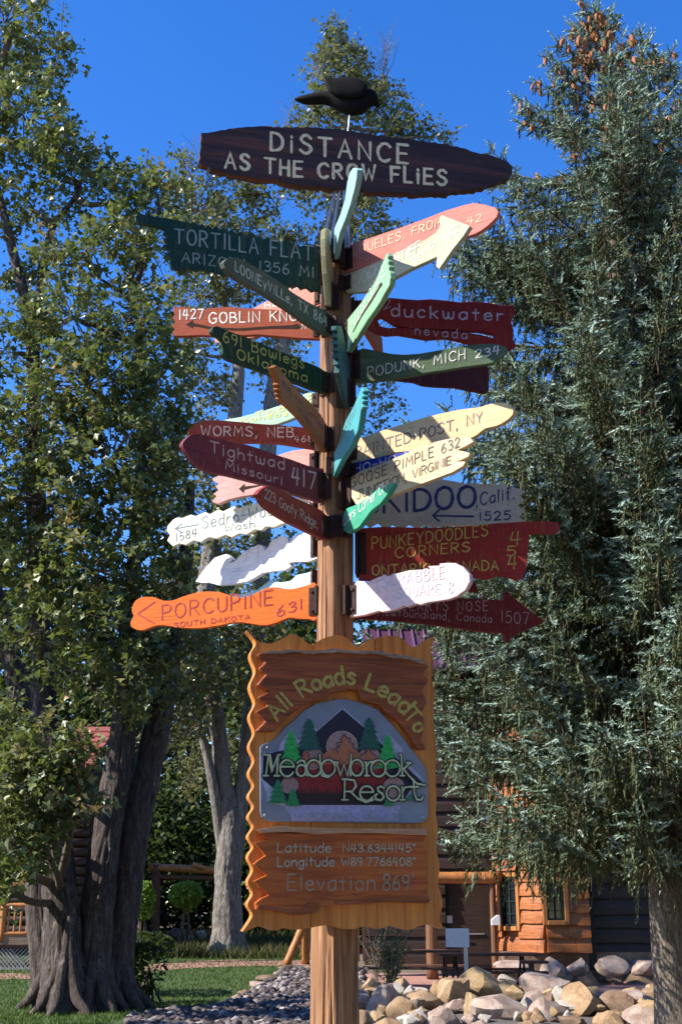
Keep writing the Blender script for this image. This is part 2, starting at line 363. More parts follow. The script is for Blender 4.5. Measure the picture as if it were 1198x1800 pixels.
tag(cobbles('river_cobbles', 5600, samp_bed, .035, .10, M_cob), 'grey and pink river cobbles filling the bed beside the signpost', 'gravel')
be = empty('bed_edging', gp(440, 1750)); tag(be, 'curved line of low stones edging the lawn against the cobble bed', 'edging')
for i, (x, y, s) in enumerate([(505, 1702, 26), (488, 1713, 24), (470, 1722, 30), (452, 1733, 28), (430, 1747, 26), (415, 1756, 24), (452, 1760, 20), (480, 1757, 16), (540, 1703, 26), (556, 1722, 24), (525, 1730, 20)]):
    p = gp(x, y+4); o = link('stone', rock(i+3, (4, 1, 4, 1)[i % 4]), None, be); k = s*p.y*.95/2120*.5
    o.location = p-be.location+Vector((0, 0, k*.3)); o.scale = (k*1.2, k, k*.6); o.rotation_euler = (0, 0, i*1.3)
for lab, (x, y, s) in (('white rounded rock in the weeds beside the pale maple trunk', (356, 1643, 22)), ('small brown stone beside the white rock in the weeds', (336, 1650, 18)), ('flat dark boulder in the weeds behind the lawn', (310, 1648, 34))):
    p = at(x, y, 37); k = s*37*.95/2120*.5; o = link('boulder', rock(x, 3 if 'white' in lab else 4), None); o.location = (p.x, p.y, p.z); o.scale = (k, k, k*.8); tag(o, lab, 'rock')

# ---------------------------------------------------------------- log cabin on the right
M_side = plainwood('log_siding', (.15, .042, .012), (.32, .10, .025), (.44, .17, .05), (1.5, 1.5, 16), .45, .5, scale=2)
M_sidedk = plainwood('dark_siding', (.018, .009, .006), (.036, .018, .011), (.06, .03, .018), (1.5, 1.5, 16), .5, .5, scale=2)
M_logo_post = plainwood('orange_log', (.22, .075, .02), (.40, .16, .045), (.52, .23, .07), (12, 12, .8), .4, .4, scale=2)
M_trim = plain('dark_green_trim', (.02, .03, .025), .5)
M_roofm = plain('maroon_metal_roof', (.11, .045, .09), .4, .3)
m_, t_, b_, o_ = nm('window_glass'); b_.inputs['Base Color'].default_value = (.012, .016, .018, 1); b_.inputs['Roughness'].default_value = .06; b_.inputs['IOR'].default_value = 1.5; M_glass = m_
cab = empty('log_cabin', (4, 27, terr(27))); tag(cab, 'orange log cabin with dark side wing behind the blue spruce', 'cabin')
CL = cab.location
def wall_planks(name, a, b, z0, z1, m, dh=.25, split=0, th=.09, openings=()):
    "horizontal live-edge planks from a to b; normal is on the right hand of a->b"
    a = Vector((a[0], a[1])); b = Vector((b[0], b[1])); d = b-a; L = d.length; d /= L; n = Vector((d.y, -d.x)); k = 0; z = z0
    wl = empty('wall', (0, 0, 0)); wl.parent = cab
    bk = bmesh.new(); c = (a+b)/2-n*(-.03); ang = math.atan2(d.y, d.x)
    box(bk, (c.x-n.x*.09-CL.x, c.y-n.y*.09-CL.y, (z0+z1)/2-CL.z), (L, .06, z1-z0), (0, 0, ang)); bm_obj('wall_backing', bk, m, wl)
    rr = random.Random(int(L*100))
    while z < z1-.02:
        h = min(dh*rr.uniform(.9, 1.1), z1-z); cuts = [0.0]
        if split:
            x = rr.uniform(.3, split)
            while x < L-.2: cuts.append(x); x += rr.uniform(.6, 1.2)*split
        cuts.append(L)
        for s0, s1 in zip(cuts, cuts[1:]):
            segs = [(s0, s1)]
            for (u0, u1, w0, w1) in openings:
                if z+h > w0+.03 and z < w1-.03:
                    ns = []
                    for q0, q1 in segs:
                        if q1 <= u0 or q0 >= u1: ns.append((q0, q1))
                        else:
                            if q0 < u0: ns.append((q0, u0))
                            if q1 > u1: ns.append((u1, q1))
                    segs = ns
            for q0, q1 in segs:
                if q1-q0 < .05: continue
                bm = bmesh.new(); N = max(2, int((q1-q0)/.35)); up = []; lo = []
                for i in range(N+1):
                    u = q0+.004+(q1-q0-.008)*i/N; pb = a+d*u; wob = rr.uniform(-.018, .012)
                    sec = [(0, 0+wob), (th, .012+wob), (th*.85, h*.55), (th*.35, h+.02), (0, h+.02)]
                    lo.append([bm.verts.new((pb.x+n.x*o2-CL.x, pb.y+n.y*o2-CL.y, z+zz-CL.z)) for o2, zz in sec])
                for i in range(N):
                    for j in range(5): bm.faces.new((lo[i][j], lo[i+1][j], lo[i+1][(j+1) % 5], lo[i][(j+1) % 5]))
                bm.faces.new(lo[0]); bm.faces.new(lo[-1][::-1]); bm_obj('plank', bm, m, wl)
        z += h
def window(a, d, u0, u1, z0, z1, m_frame, m_in, off=.08, bars=(1, 3), parent=None, base=None):
    "frame boards, inner sash, pane and thin muntins on the wall line through a with direction d"
    parent = parent or cab; base = base or CL
    n = Vector((d.y, -d.x)); ang = math.atan2(d.y, d.x)
    def B(uc, zc, su, sz, o2, so_): 
        p = Vector((a[0], a[1]))+d*uc+n*o2; return ((p.x-base.x, p.y-base.y, zc-base.z), (su, so_, sz), (0, 0, ang))
    um, zm = (u0+u1)/2, (z0+z1)/2; W_, H_ = u1-u0, z1-z0; fw = .09
    wn = empty('window', (0, 0, 0)); wn.parent = parent
    fr = bmesh.new()
    for q in (B(u0-fw/2, zm, fw, H_+2*fw, off, .07), B(u1+fw/2, zm, fw, H_+2*fw, off, .07), B(um, z1+fw/2, W_, fw, off, .07), B(um, z0-fw/2, W_, fw, off+.012, .09)): box(fr, *q)
    bevel(bm_obj('frame', fr, m_frame, wn), .008)
    sh = bmesh.new(); sw = .045
    for q in (B(u0+sw/2, zm, sw, H_, off-.02, .05), B(u1-sw/2, zm, sw, H_, off-.02, .05), B(um, z1-sw/2, W_-2*sw, sw, off-.02, .05), B(um, z0+sw/2, W_-2*sw, sw, off-.02, .05)): box(sh, *q)
    for i in range(bars[0]): box(sh, *B(u0+W_*(i+1)/(bars[0]+1), zm, .03, H_-2*sw, off-.03, .02))
    for i in range(bars[1]): box(sh, *B(um, z0+H_*(i+1)/(bars[1]+1), W_-2*sw, .018, off-.03, .016))
    bm_obj('sash', sh, m_in, wn)
    pn = bmesh.new(); box(pn, *B(um, zm, W_, H_, off-.055, .01)); bm_obj('pane', pn, M_glass, wn)
zf = .62+terr(27); zt = 7.0
P1 = at(872, 1600, 28.3); P2 = at(957, 1600, 26.9); P3 = at(1034, 1600, 27.0); P4 = at(1300, 1600, 27.6); P0 = at(742, 1600, 28.6); P00 = at(640, 1600, 28.6)
def zpx(y, Y): return at(599, y, Y).z
d12 = Vector((P2.x-P1.x, P2.y-P1.y)); L12 = d12.length; d12 /= L12; d23 = Vector((P3.x-P2.x, P3.y-P2.y)); L23 = d23.length; d23 /= L23
w1 = (L12*.16, L12*.50, zpx(1628, 28), zpx(1542, 28)); w2 = (L23*.02, L23*.42, zpx(1618, 27), zpx(1550, 27))
wall_planks('w', P1, P2, zf, zt, M_side, .27, .9, openings=[w1]); wall_planks('w', P2, P3, zf, zt, M_side, .27, .9, openings=[w2])
window(P1, d12, *w1, M_logo_post, M_trim); window(P2, d23, *w2, M_logo_post, M_trim)
wall_planks('w', (P3.x+.02, P3.y+.5), (P4.x, P4.y), zf-.1, zt, M_sidedk, .30)
wall_planks('w', (P00.x, P00.y), (P1.x, P1.y+.25), zf-.3, zt-.2, M_sidedk, .30, openings=[((at(782, 1600, 28.6).x-P00.x), (at(862, 1600, 28.6).x-P00.x), 0, zpx(1546, 28.6))])
bm = bmesh.new(); box(bm, ((P3.x+.05)-CL.x, P3.y+.12-CL.y, 3.6-CL.z), (.14, .14, 6.4)); bm_obj('downspout', bm, M_trim, cab)
# door in the recess: leaf, glass, kickplate, paper notice
dr = empty('door', (0, 0, 0)); dr.parent = cab; xa, xb = at(782, 1600, 28.6).x, at(862, 1600, 28.6).x; Yd = 28.62; zd0, zd1 = .25, zpx(1546, 28.6)
def bxo(name, c, s, m, par, bev=.006, base=CL):
    bm = bmesh.new(); box(bm, (c[0]-base.x, c[1]-base.y, c[2]-base.z), s); o = bm_obj(name, bm, m, par)
    if bev: bevel(o, bev)
    return o
xm = (xa+xb)/2; wd_ = xb-xa; hd = zd1-zd0; M_door = plain('blue_grey_door', (.05, .055, .075), .4); M_white = plain('white_painted_metal', (.62, .64, .68), .5, 0, .06)
bxo('door_leaf', (xm, Yd+.06, zd0+hd*.15), (wd_, .06, hd*.30), M_door, dr); bxo('door_glass', (xm, Yd+.06, zd0+hd*.65), (wd_, .04, hd*.7), M_glass, dr, 0)
bxo('door_rail', (xm, Yd, zd0+hd*.31), (wd_, .06, .08), M_door, dr); bxo('door_stile', (xa+.05, Yd-.0, zd0+hd*.65), (.09, .06, hd*.7), M_trim, dr); bxo('door_stile', (xb-.05, Yd, zd0+hd*.65), (.09, .06, hd*.7), M_trim, dr)
bxo('door_handle', (xm+.1, Yd-.05, zd0+hd*.42), (.5, .03, .03), M_steel, dr)
pn = at(790, 1616, 28.5); bxo('paper_notice', (pn.x, Yd-.05, pn.z), (.12, .01, .16), M_white, dr, 0)
# log posts and lintel of the porch
def log(name, a, b, r, m, parent=None, base=None, seg=14):
    a = Vector(a); b = Vector(b); base = base or Vector((0, 0, 0)); n = 10; path = [a.lerp(b, i/n)-base for i in range(n+1)]
    V, F_ = tube_arr(path, [r*(1+.04*math.sin(i*2.1+a.x)) for i in range(n+1)], seg, .05*(rng.random((n+1, seg))-.5))
    k = len(V); V = np.vstack([V, np.array(path[0])[None], np.array(path[-1])[None]])
    me_V = V; F3 = [(k, (i+1) % seg, i, i) for i in range(seg)]+[(k+1, n*seg+i, n*seg+(i+1) % seg, n*seg+(i+1) % seg) for i in range(seg)]
    bm = bmesh.new(); vs = [bm.verts.new(v) for v in me_V]
    for f in F_: bm.faces.new([vs[i] for i in f])
    for f in F3: bm.faces.new([vs[i] for i in f[:3]])
    return bm_obj(name, bm, m, parent, True)
pl = empty('porch_frame', (0, 0, 0)); pl.parent = cab
M_shadelog = plainwood('shaded_brown_porch_log', (.07, .03, .015), (.16, .07, .03), (.26, .12, .05), (12, 12, .8), .5, .5, scale=2)  # porch shade put into the colour: darker copy of the log wood
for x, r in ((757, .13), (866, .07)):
    p = at(x, 1600, 27.9); log('porch_post', (p.x, 27.9, .2), (p.x, 27.9, zpx(1538, 27.9)+.1), r, M_shadelog, pl, CL)
pa, pb_ = at(700, 1543, 27.9), at(880, 1543, 27.9); log('lintel_log', pa, pb_, .13, M_logo_post, pl, CL)
# awning roof with standing seams
aw = empty('awning_roof', (0, 0, 0)); aw.parent = cab
ya, yb = 27.2, 29.5; za, zb = zpx(1172, 27.2), zpx(1120, 29.5)+.2; xa0, xb0 = at(640, 1160, 27.2).x, at(1300, 1160, 27.2).x
V = np.array([(xa0, ya, za), (xb0, ya, za), (xb0, yb, zb), (xa0, yb, zb), (xa0, ya, za-.08), (xb0, ya, za-.08), (xb0, yb, zb-.08), (xa0, yb, zb-.08)])-np.array(CL)
bm = bmesh.new(); vs = [bm.verts.new(v) for v in V]
for f in ((0, 1, 2, 3), (7, 6, 5, 4), (0, 4, 5, 1), (1, 5, 6, 2), (2, 6, 7, 3), (3, 7, 4, 0)): bm.faces.new([vs[i] for i in f])
bm_obj('roof_sheet', bm, M_roofm, aw)
sm = bmesh.new(); ang = math.atan2(zb-za, yb-ya); Ls = math.hypot(yb-ya, zb-za); box(sm, (0, 0, 0), (.04, Ls, .05)); sme = bpy.data.meshes.new('seam'); sm.to_mesh(sme); sm.free(); sme.materials.append(plain('seam_metal', (.2, .1, .17), .4, .3))
x = xa0+.1
while x < xb0:
    o = link('seam', sme, None, aw); o.location = (x-CL.x, (ya+yb)/2-CL.y, (za+zb)/2+.03-CL.z); o.rotation_euler = (ang, 0, 0); x += .28
bm = bmesh.new(); box(bm, ((xa0+xb0)/2-CL.x, 30.5-CL.y, 7.2-CL.z), (xb0-xa0, 2.0, .7)); bm_obj('upper_wall', bm, M_sidedk, cab)
# upper floor and main roof so the cabin closes off the view
bm = bmesh.new(); zr0 = zb+.5
for v in ((xa0-.4, 29.2, zr0), (xb0, 29.2, zr0), (xb0, 34, zr0+1.8), (xa0-.4, 34, zr0+1.8)): bm.verts.new(Vector(v)-CL)
bm.verts.ensure_lookup_table(); f = bm.faces.new(bm.verts); ex = bmesh.ops.extrude_face_region(bm, geom=[f])
bmesh.ops.translate(bm, vec=(0, 0, .12), verts=[g for g in ex['geom'] if isinstance(g, bmesh.types.BMVert)]); bm_obj('main_roof', bm, M_roofm, cab)
# boulder foundation
for row, (yy, n, hh) in enumerate(((1727, 14, 40), (1703, 14, 34))):
    x = 868+row*12
    rr = random.Random(5+row)
    while x < 1290:
        ww = rr.uniform(44, 72); Y = 26.75 if x < 1040 else 27.2; p = at(x+ww/2, yy, Y); k = Y*.95/2120
        o = link('foundation_stone', rock(int(x), rr.choice((1, 4, 3, 1))), None, cab); o.location = (p.x-CL.x, p.y-CL.y, p.z-CL.z)
        o.scale = (ww*k*.58, .30, hh*k*.56); o.rotation_euler = (0, rr.uniform(-.1, .1), rr.choice((0, math.pi))+rr.uniform(-.15, .15)); x += ww
bm = bmesh.new(); box(bm, ((P1.x+P4.x)/2-CL.x, 27.75-CL.y, .35-CL.z), (P4.x-P1.x, .9, .8)); bm_obj('foundation_core', bm, M_rk[4], cab)
# lamp / phone box on the cabin corner
pbx = at(870, 1618, 27.7); bmx = bmesh.new()
vs = [bmx.verts.new((x_, y_, z_)) for y_ in (-.12, .12) for x_, z_ in ((-.14, -.14), (.14, -.14), (.14, .16), (.05, .16), (-.14, .02))]
bmx.faces.new(vs[:5]); bmx.faces.new(vs[5:][::-1])
for i in range(5): bmx.faces.new((vs[i], vs[(i+1) % 5], vs[5+(i+1) % 5], vs[5+i]))
o = bm_obj('wall_box', bmx, M_white); o.location = pbx; o.scale = (.65, .65, .7); bevel(o, .01); tag(o, 'small white sloped box mounted on the orange cabin corner', 'wall box')

# picnic tables in the shade
M_tab = plain('weathered_brown_wood', (.11, .055, .035), .7, 0, .35, 10); M_iron = plain('black_iron', (.012, .012, .014), .4, .6)
def picnic(loc, rz, label, L=1.9):
    r = empty('picnic_table', loc, rz); tag(r, label, 'picnic table')
    for i in range(4):
        bm = bmesh.new(); box(bm, (0, -.27+i*.18, .74), (L, .165, .045)); bevel(bm_obj('top_slat', bm, M_tab, r), .006)
    for s in (-1, 1):
        for k in (0, 1):
            bm = bmesh.new(); box(bm, (0, s*.68+(k-.5)*.15, .44), (L, .14, .04)); bevel(bm_obj('bench_slat', bm, M_tab, r), .006)
    for s in (-1, 1):
        a = Acc()
        x0 = s*(L/2-.35)
        a.tube(catmull([(x0, -.75, .02), (x0, -.5, .2), (x0, -.2, .5), (x0, -.12, .70)], 5), [.025]*16, 8)
        a.tube(catmull([(x0, .75, .02), (x0, .5, .2), (x0, .2, .5), (x0, .12, .70)], 5), [.025]*16, 8)
        a.tube([(x0, -.78, .41), (x0, 0, .41), (x0, .78, .41)], [.022]*3, 8)
        link('leg_frame', a.mesh('leg_frame'), M_iron, r)
    return r
p = at(862, 1740, 24.8); picnic((p.x, 25.0, terr(25)), .05, 'brown slatted picnic table with curved black iron legs in front of the cabin door', 2.0)
p = at(735, 1740, 25.6); picnic((p.x, 25.8, terr(25.8)), -.15, 'dark picnic table behind the boulders near the willowy shrub', 1.8)
# bench post / bollard right of the table
p = at(934, 1720, 24.3); bm = bmesh.new(); box(bm, (0, 0, .3), (.1, .1, .62)); box(bm, (.05, 0, .62), (.5, .32, .05)); o = bm_obj('side_bench', bm, M_tab); o.location = (p.x, 24.3, .05); bevel(o, .008); tag(o, 'small brown bench end standing before the cabin foundation stones', 'bench')
# white sign panel on steel post
p = at(820, 1735, 23.2); r = empty('panel_sign', (p.x, 23.2, 0)); tag(r, 'blank white square sign on a thin steel post behind the boulders', 'sign')
c1, c2 = at(782, 1632, 23.2), at(824, 1665, 23.2)
bm = bmesh.new(); box(bm, ((c1.x+c2.x)/2-p.x, -.05, (c1.z+c2.z)/2), (c2.x-c1.x, .015, c1.z-c2.z)); bevel(bm_obj('sign_panel', bm, M_white, r), .004)
a = Acc(); a.tube([(0, 0, 0), (0, 0, .5), (-.01, 0, (c1.z+c2.z)/2+.1)], [.035, .035, .035], 12); link('sign_post', a.mesh('sign_post'), M_steel, r)
bm = bmesh.new(); box(bm, (0, -.02, c2.z+.05), (c2.x-c1.x-.06, .05, .05)); bm_obj('sign_bracket', bm, M_rust, r)

# log swing frame behind the signpost
sf = empty('log_swing_frame', (0, 30.5, terr(30.5))); tag(sf, 'log swing frame with splayed legs seen below the big resort sign', 'swing frame'); SB = sf.location
Ysw = 30.5
def lg(nm_, a, b, r_, Ya=Ysw, Yb=Ysw): log(nm_, at(*a, Ya), at(*b, Yb), r_, M_logo_post, sf, SB)
lg('leg', (545, 1600), (503, 1696), .10); lg('leg', (537, 1600), (537, 1692), .10, Ysw, 31.5); lg('leg', (688, 1600), (737, 1700), .11); lg('leg', (724, 1600), (728, 1698), .13, Ysw, 31.3); lg('top_beam', (480, 1600), (765, 1600), .12)
# picket rail fence behind
pf = empty('picket_fence', (0, 31.8, terr(31.8))); tag(pf, 'dark brown picket fence behind the willowy shrub and signpost', 'fence'); pm = bmesh.new(); box(pm, (0, 0, 0), (.09, .04, 1.15)); pme = bpy.data.meshes.new('picket'); pm.to_mesh(pme); pm.free(); pme.materials.append(M_tab)
xA, xB = at(628, 1660, 31.8).x, at(775, 1660, 31.8).x; x = xA
while x < xB:
    o = link('picket', pme, None, pf); o.location = (x, 0, .62); o.rotation_euler = (0, random.uniform(-.03, .03), 0); x += .16
for z in (.3, .95):
    bm = bmesh.new(); box(bm, ((xA+xB)/2, .05, z), (xB-xA, .05, .09)); bm_obj('rail', bm, M_tab, pf)

# ---------------------------------------------------------------- deck and cabin on the left
dk = empty('wooden_deck', (-9, 30, terr(30))); tag(dk, 'raised wooden deck with orange log railing and lattice skirt at left edge', 'deck'); DB = dk.location
Yk = 30.0
def X(px, Y=Yk): return at(px, 1600, Y).x
x0, x1 = X(-160), X(66)
bxo('deck_edge', ((x0+x1)/2, Yk+.0, zpx(1653, Yk)), (x1-x0, .08, .20), plainwood('grey_brown_deck', (.09, .06, .04), (.2, .14, .09), (.3, .22, .15), (1, 10, 10)), dk, .006, DB)
for i in range(10): bxo('deck_board', ((x0+x1)/2, Yk+.12+i*.15, zpx(1646, Yk)-.02), (x1-x0, .14, .035), M_tab, dk, 0, DB)
bxo('deck_beam', ((x0+x1)/2, Yk+.02, zpx(1662, Yk)), (x1-x0-.02, .07, .1), M_tab, dk, 0, DB)
log('bottom_rail', (x0, Yk-.02, zpx(1641, Yk)), (x1, Yk-.02, zpx(1641, Yk)), .045, M_logo_post, dk, DB); log('top_rail', (x0, Yk-.02, zpx(1591, Yk)), (x1-.02, Yk-.02, zpx(1591, Yk)), .05, M_logo_post, dk, DB)
bl = log('baluster', (0, 0, zpx(1642, Yk)), (0, 0, zpx(1592, Yk)), .026, M_logo_post, dk, DB, 8); me_b = bl.data; me_b.transform(Matrix.Translation((DB.x, DB.y, 0))); bl.location = (X(62)-DB.x, Yk-.02-DB.y, 0)
px_ = 50
while px_ > -160:
    o = link('baluster', me_b, None, dk); o.location = (X(px_)-DB.x, Yk-.02-DB.y, 0); px_ -= 11
log('rail_post', (X(7), Yk, zpx(1655, Yk)), (X(7), Yk, zpx(1540, Yk)), .085, M_logo_post, dk, DB); log('porch_brace', at(-30, 1590, Yk), at(22, 1535, Yk), .06, M_logo_post, dk, DB)
log('porch_roof_post', (X(75), Yk+1.2, terr(30)), (X(75), Yk+1.2, 5.2), .12, M_logo_post, dk, DB)
# lattice skirt: each crossed lath a real strip
zl0, zl1 = terr(30), zpx(1667, Yk); M_lat = plain('grey_lattice', (.26, .24, .23), .8)
H_ = zl1-zl0; xx = x0
lt = bmesh.new()
while xx < x1+.0:
    for s in (-1, 1):
        u0, u1 = xx, xx+s*H_
        u1c = min(max(u1, x0), x1); k = abs(u1c-u0)/H_
        c = ((u0+u1c)/2-DB.x, Yk+.03+.012*s-DB.y, zl0+H_*k/2-DB.z); box(lt, c, (math.hypot(u1c-u0, H_*k), .01, .03), (0, -math.atan2(H_*k, u1c-u0) if s > 0 else math.atan2(H_*k, u0-u1c), 0))
    xx += .095
tag(bm_obj('lattice', lt, M_lat, dk), kind='stuff')
bxo('lattice_frame', ((x0+x1)/2, Yk+.02, zl0+.03), (x1-x0, .05, .06), M_lat, dk, 0, DB)
lc = empty('left_cabin', (-9, 33, terr(33))); tag(lc, 'log cabin with red shingled roof hidden behind the big maple on left', 'cabin'); LB = lc.location
xl, xr = X(-260, 34), X(150, 34)
bm = bmesh.new(); box(bm, ((xl+xr)/2-LB.x, 36-LB.y, 2.6), (xr-xl, 4, 4.6)); bm_obj('wall', bm, M_sidedk, lc)
z = .7
while z < 4.9:
    log('log_course', (xl, 33.95, z+LB.z), (xr, 33.95, z+LB.z), .13, M_logo_post if False else M_sidedk, lc, LB, 8); z += .25
window(Vector((xl, 33.85)), Vector((1, 0)), (xr-xl)*.55, (xr-xl)*.72, 1.9+LB.z, 3.1+LB.z, M_logo_post, M_trim, .06, (1, 1), lc, LB)
M_shin = plain('red_shingles', (.26, .075, .06), .85, 0, .3, 8)
za, zb2 = at(140, 1366, 33.2).z, at(140, 1322, 36.5).z; xra = X(40, 33); xrb = at(166, 1345, 34).x
rf = empty('roof', (0, 0, 0)); rf.parent = lc
nrow = 9
for i in range(nrow):
    f0, f1 = i/nrow, (i+1)/nrow; y0_, y1_ = 33.0+3.8*f0, 33.0+3.8*f1+.1; z0_, z1_ = za+(zb2-za+.8)*f0, za+(zb2-za+.8)*f1
    bm = bmesh.new(); vs = [bm.verts.new(Vector(v)-LB) for v in ((xra, y0_, z0_+.03), (xrb, y0_, z0_+.03), (xrb, y1_, z1_+.01), (xra, y1_, z1_+.01), (xra, y0_, z0_-.03), (xrb, y0_, z0_-.03), (xrb, y1_, z1_-.05), (xra, y1_, z1_-.05))]
    for f in ((0, 1, 2, 3), (7, 6, 5, 4), (0, 4, 5, 1), (1, 5, 6, 2), (2, 6, 7, 3), (3, 7, 4, 0)): bm.faces.new([vs[k] for k in f])
    bm_obj('shingle_course', bm, M_shin, rf)
# log gateway
gt = empty('log_gateway', (at(275, 1600, 36).x, 36, terr(36))); tag(gt, 'rustic log gateway with a post and crossbeam between the two maples', 'gateway'); GB = gt.location
log('post', (GB.x, 36, GB.z), at(275, 1520, 36), .13, M_tab, gt, GB); log('crossbeam', at(262, 1524, 36), at(400, 1531, 36), .11, M_logo_post, gt, GB); log('crossbeam', at(262, 1541, 36), at(400, 1545, 36), .07, M_tab, gt, GB)
log('post', (at(400, 1600, 36.2).x, 36.2, GB.z), at(400, 1530, 36.2), .13, M_tab, gt, GB)
log('rafter', at(340, 1520, 35.6), at(392, 1538, 36.6), .08, M_logo_post, gt, GB)

# ---------------------------------------------------------------- vegetation
LEAF6 = (np.array([(0, 0, 0), (.5, .42, .10), (.18, .55, .03), (0, 1, -.06), (-.18, .55, .03), (-.5, .42, .10)]), np.array([(0, 1, 2), (0, 2, 3), (0, 3, 4), (0, 4, 5)]))
LEAF4 = (np.array([(0, 0, 0), (.38, .5, .10), (0, 1, 0), (-.38, .5, .10)]), np.array([(0, 1, 2), (0, 2, 3)]))
def leaves(P, size, tmpl, tint, droop=.5, seed=1):
    "one small folded leaf per point"
    r = np.random.default_rng(seed); n = len(P); tv, tf = tmpl
    a = r.uniform(0, 2*math.pi, n); dz = r.normal(-droop, .55, n); d = np.stack([np.cos(a), np.sin(a), dz], 1); d /= np.linalg.norm(d, axis=1)[:, None]
    q = r.normal(size=(n, 3))+np.array([0, 0, 1.1]); s = np.cross(d, q); s /= np.linalg.norm(s, axis=1)[:, None]+1e-9; u = np.cross(s, d)
    sc = size*r.uniform(.45, 1.4, n)
    V = P[:, None]+(tv[None, :, 0:1]*s[:, None]+tv[None, :, 1:2]*d[:, None]+tv[None, :, 2:3]*u[:, None])*sc[:, None, None]
    F_ = (tf[None]+(np.arange(n)*len(tv))[:, None, None]).reshape(-1, 3)
    return V.reshape(-1, 3), F_, np.repeat(tint, len(tf))
def trunk_disp(n, seg, amp, k, seed, vs=.35, roots=None, ks=None):
    th = np.arange(seg)/seg; zz = np.arange(n); X_, Z_ = np.meshgrid(th*k, zz*vs)
    a = np.abs(vnoise(X_, Z_*.35, seed, k)-.5)*2; b = np.abs(vnoise(X_*2, Z_*.8, seed+5, 2*k)-.5)*2; c = vnoise(X_*4, Z_*2, seed+9, 4*k)
    return amp*((a*.9+b*.5+c*.3)-.7)
def blobs_tree(root, stems, blobs, Y0, leafsize, per, crad, crown_m, bark_m, seed, tmpl, density, spread=1.0, limb_r=.09, tb=.0, rs=1.0):
    """stems: [(pixel pts with Y, radii)], blobs: (x, y, rx, ry, Y, dens) in picture pixels turned into metres"""
    r = np.random.default_rng(seed); base = root.location
    sp = []
    for i, (pts, rad, seg, amp) in enumerate(stems):
        rad = [q*rs for q in rad]; P = catmull([at(*p) for p in pts], 9); n = len(P); R_ = np.interp(np.linspace(0, len(rad)-1, n), range(len(rad)), rad)
        z0 = P[0].z
        P = [Vector((p.x, p.y, p.z))-base for p in P]
        # resample finely
        m = max(30, n*3); t = np.linspace(0, n-1, m); Pa = np.array([tuple(p) for p in P]); Pf = np.stack([np.interp(t, range(n), Pa[:, j]) for j in range(3)], 1); Rf = np.interp(t, range(n), R_)
        D = trunk_disp(m, seg, amp*1.5, max(6, int(seg/2.4)), seed*7+i, .22)
        h = Pf[:, 2:3]; th = np.arange(seg)/seg*2*math.pi
        if rad[0] > .25: D = D+np.exp(-np.maximum(h, 0)/.35)*.35*np.abs(np.sin(th*2.5+i))[None]
        V, F_ = tube_arr(Pf, Rf, seg, D)
        link('trunk' if rad[0] > .12 else 'limb', np_mesh('trunk', V, F_, None, True), bark_m, root)
        sp += [(Vector(p), q) for p, q in zip(Pf, Rf)]
    SP = np.array([tuple(p) for p, _ in sp]); tw = Acc(); allP = []; tints = []
    for (x, y, rx, ry, Y, dens) in blobs:
        c = np.array(at(x, y, Y)-base); dep = (Y/ray(x, y).y); k = dep/FP; ax, az = rx*k, ry*k*1.08; ay = min(ax, az)*.8*spread+.3
        # a limb into the blob
        cand = SP[SP[:, 2] < c[2]+.2] if (SP[:, 2] < c[2]).any() else SP
        j = np.argmin(((cand-c)**2*np.array([1, 1, .5])).sum(1)); s0 = cand[j]
        mid = (s0+c)/2+np.array([0, 0, -.1*abs(c[0]-s0[0])])+r.normal(0, .12, 3)
        tw.tube(catmull([tuple(s0), tuple(mid), tuple(c)], 4), np.linspace(limb_r, limb_r*.35, 9), 6)
        nc = int(density*dens*(ax*az*math.pi)**.5*(ax*az*ay)**(1/6)*10)
        q = r.normal(size=(nc, 3)); q /= np.linalg.norm(q, axis=1)[:, None]; q *= (r.uniform(.25, 1.08, nc)**.55)[:, None]
        C_ = c+q*np.array([ax, ay, az])
        for cc in C_[::2]:
            b0 = c+(cc-c)*r.uniform(0, .35); tw.tube([tuple(b0), tuple((b0+cc)/2+r.normal(0, .08, 3)), tuple(cc+(cc-b0)*.12)], [.018, .011, .004], 3)
        pl_ = int(per); sd_ = np.stack([r.normal(0, 1, nc), r.normal(0, 1, nc), r.normal(-.75, .5, nc)], 1); sd_ /= np.linalg.norm(sd_, axis=1)[:, None]; ln_ = crad*r.uniform(2.2, 4.2, nc)
        tt_ = r.uniform(-.5, .5, (nc, pl_)); L = (C_[:, None]+sd_[:, None]*(tt_*ln_[:, None])[..., None]).reshape(-1, 3)+r.normal(0, crad*.42, (nc*pl_, 3))
        for cc, dd, l_ in zip(C_[1::2], sd_[1::2], ln_[1::2]): tw.tube([tuple(cc-dd*l_*.6), tuple(cc), tuple(cc+dd*l_*.55)], [.012, .008, .003], 3)
        allP.append(L); tints.append(np.clip(np.repeat(r.normal(.42+tb, .18, nc), pl_)+r.normal(0, .16, nc*pl_), 0, 1))
    tag(link('branches', tw.mesh('branches'), M_twig if bark_m is not M_barkB else M_barkB, root), kind='stuff')
    P = np.concatenate(allP); t = np.concatenate(tints); V, F_, T_ = leaves(P, leafsize, tmpl, t, .5, seed)
    tag(link('crown', np_mesh('crown', V, F_, T_), crown_m, root), kind='stuff'); return len(P)

nl = 0
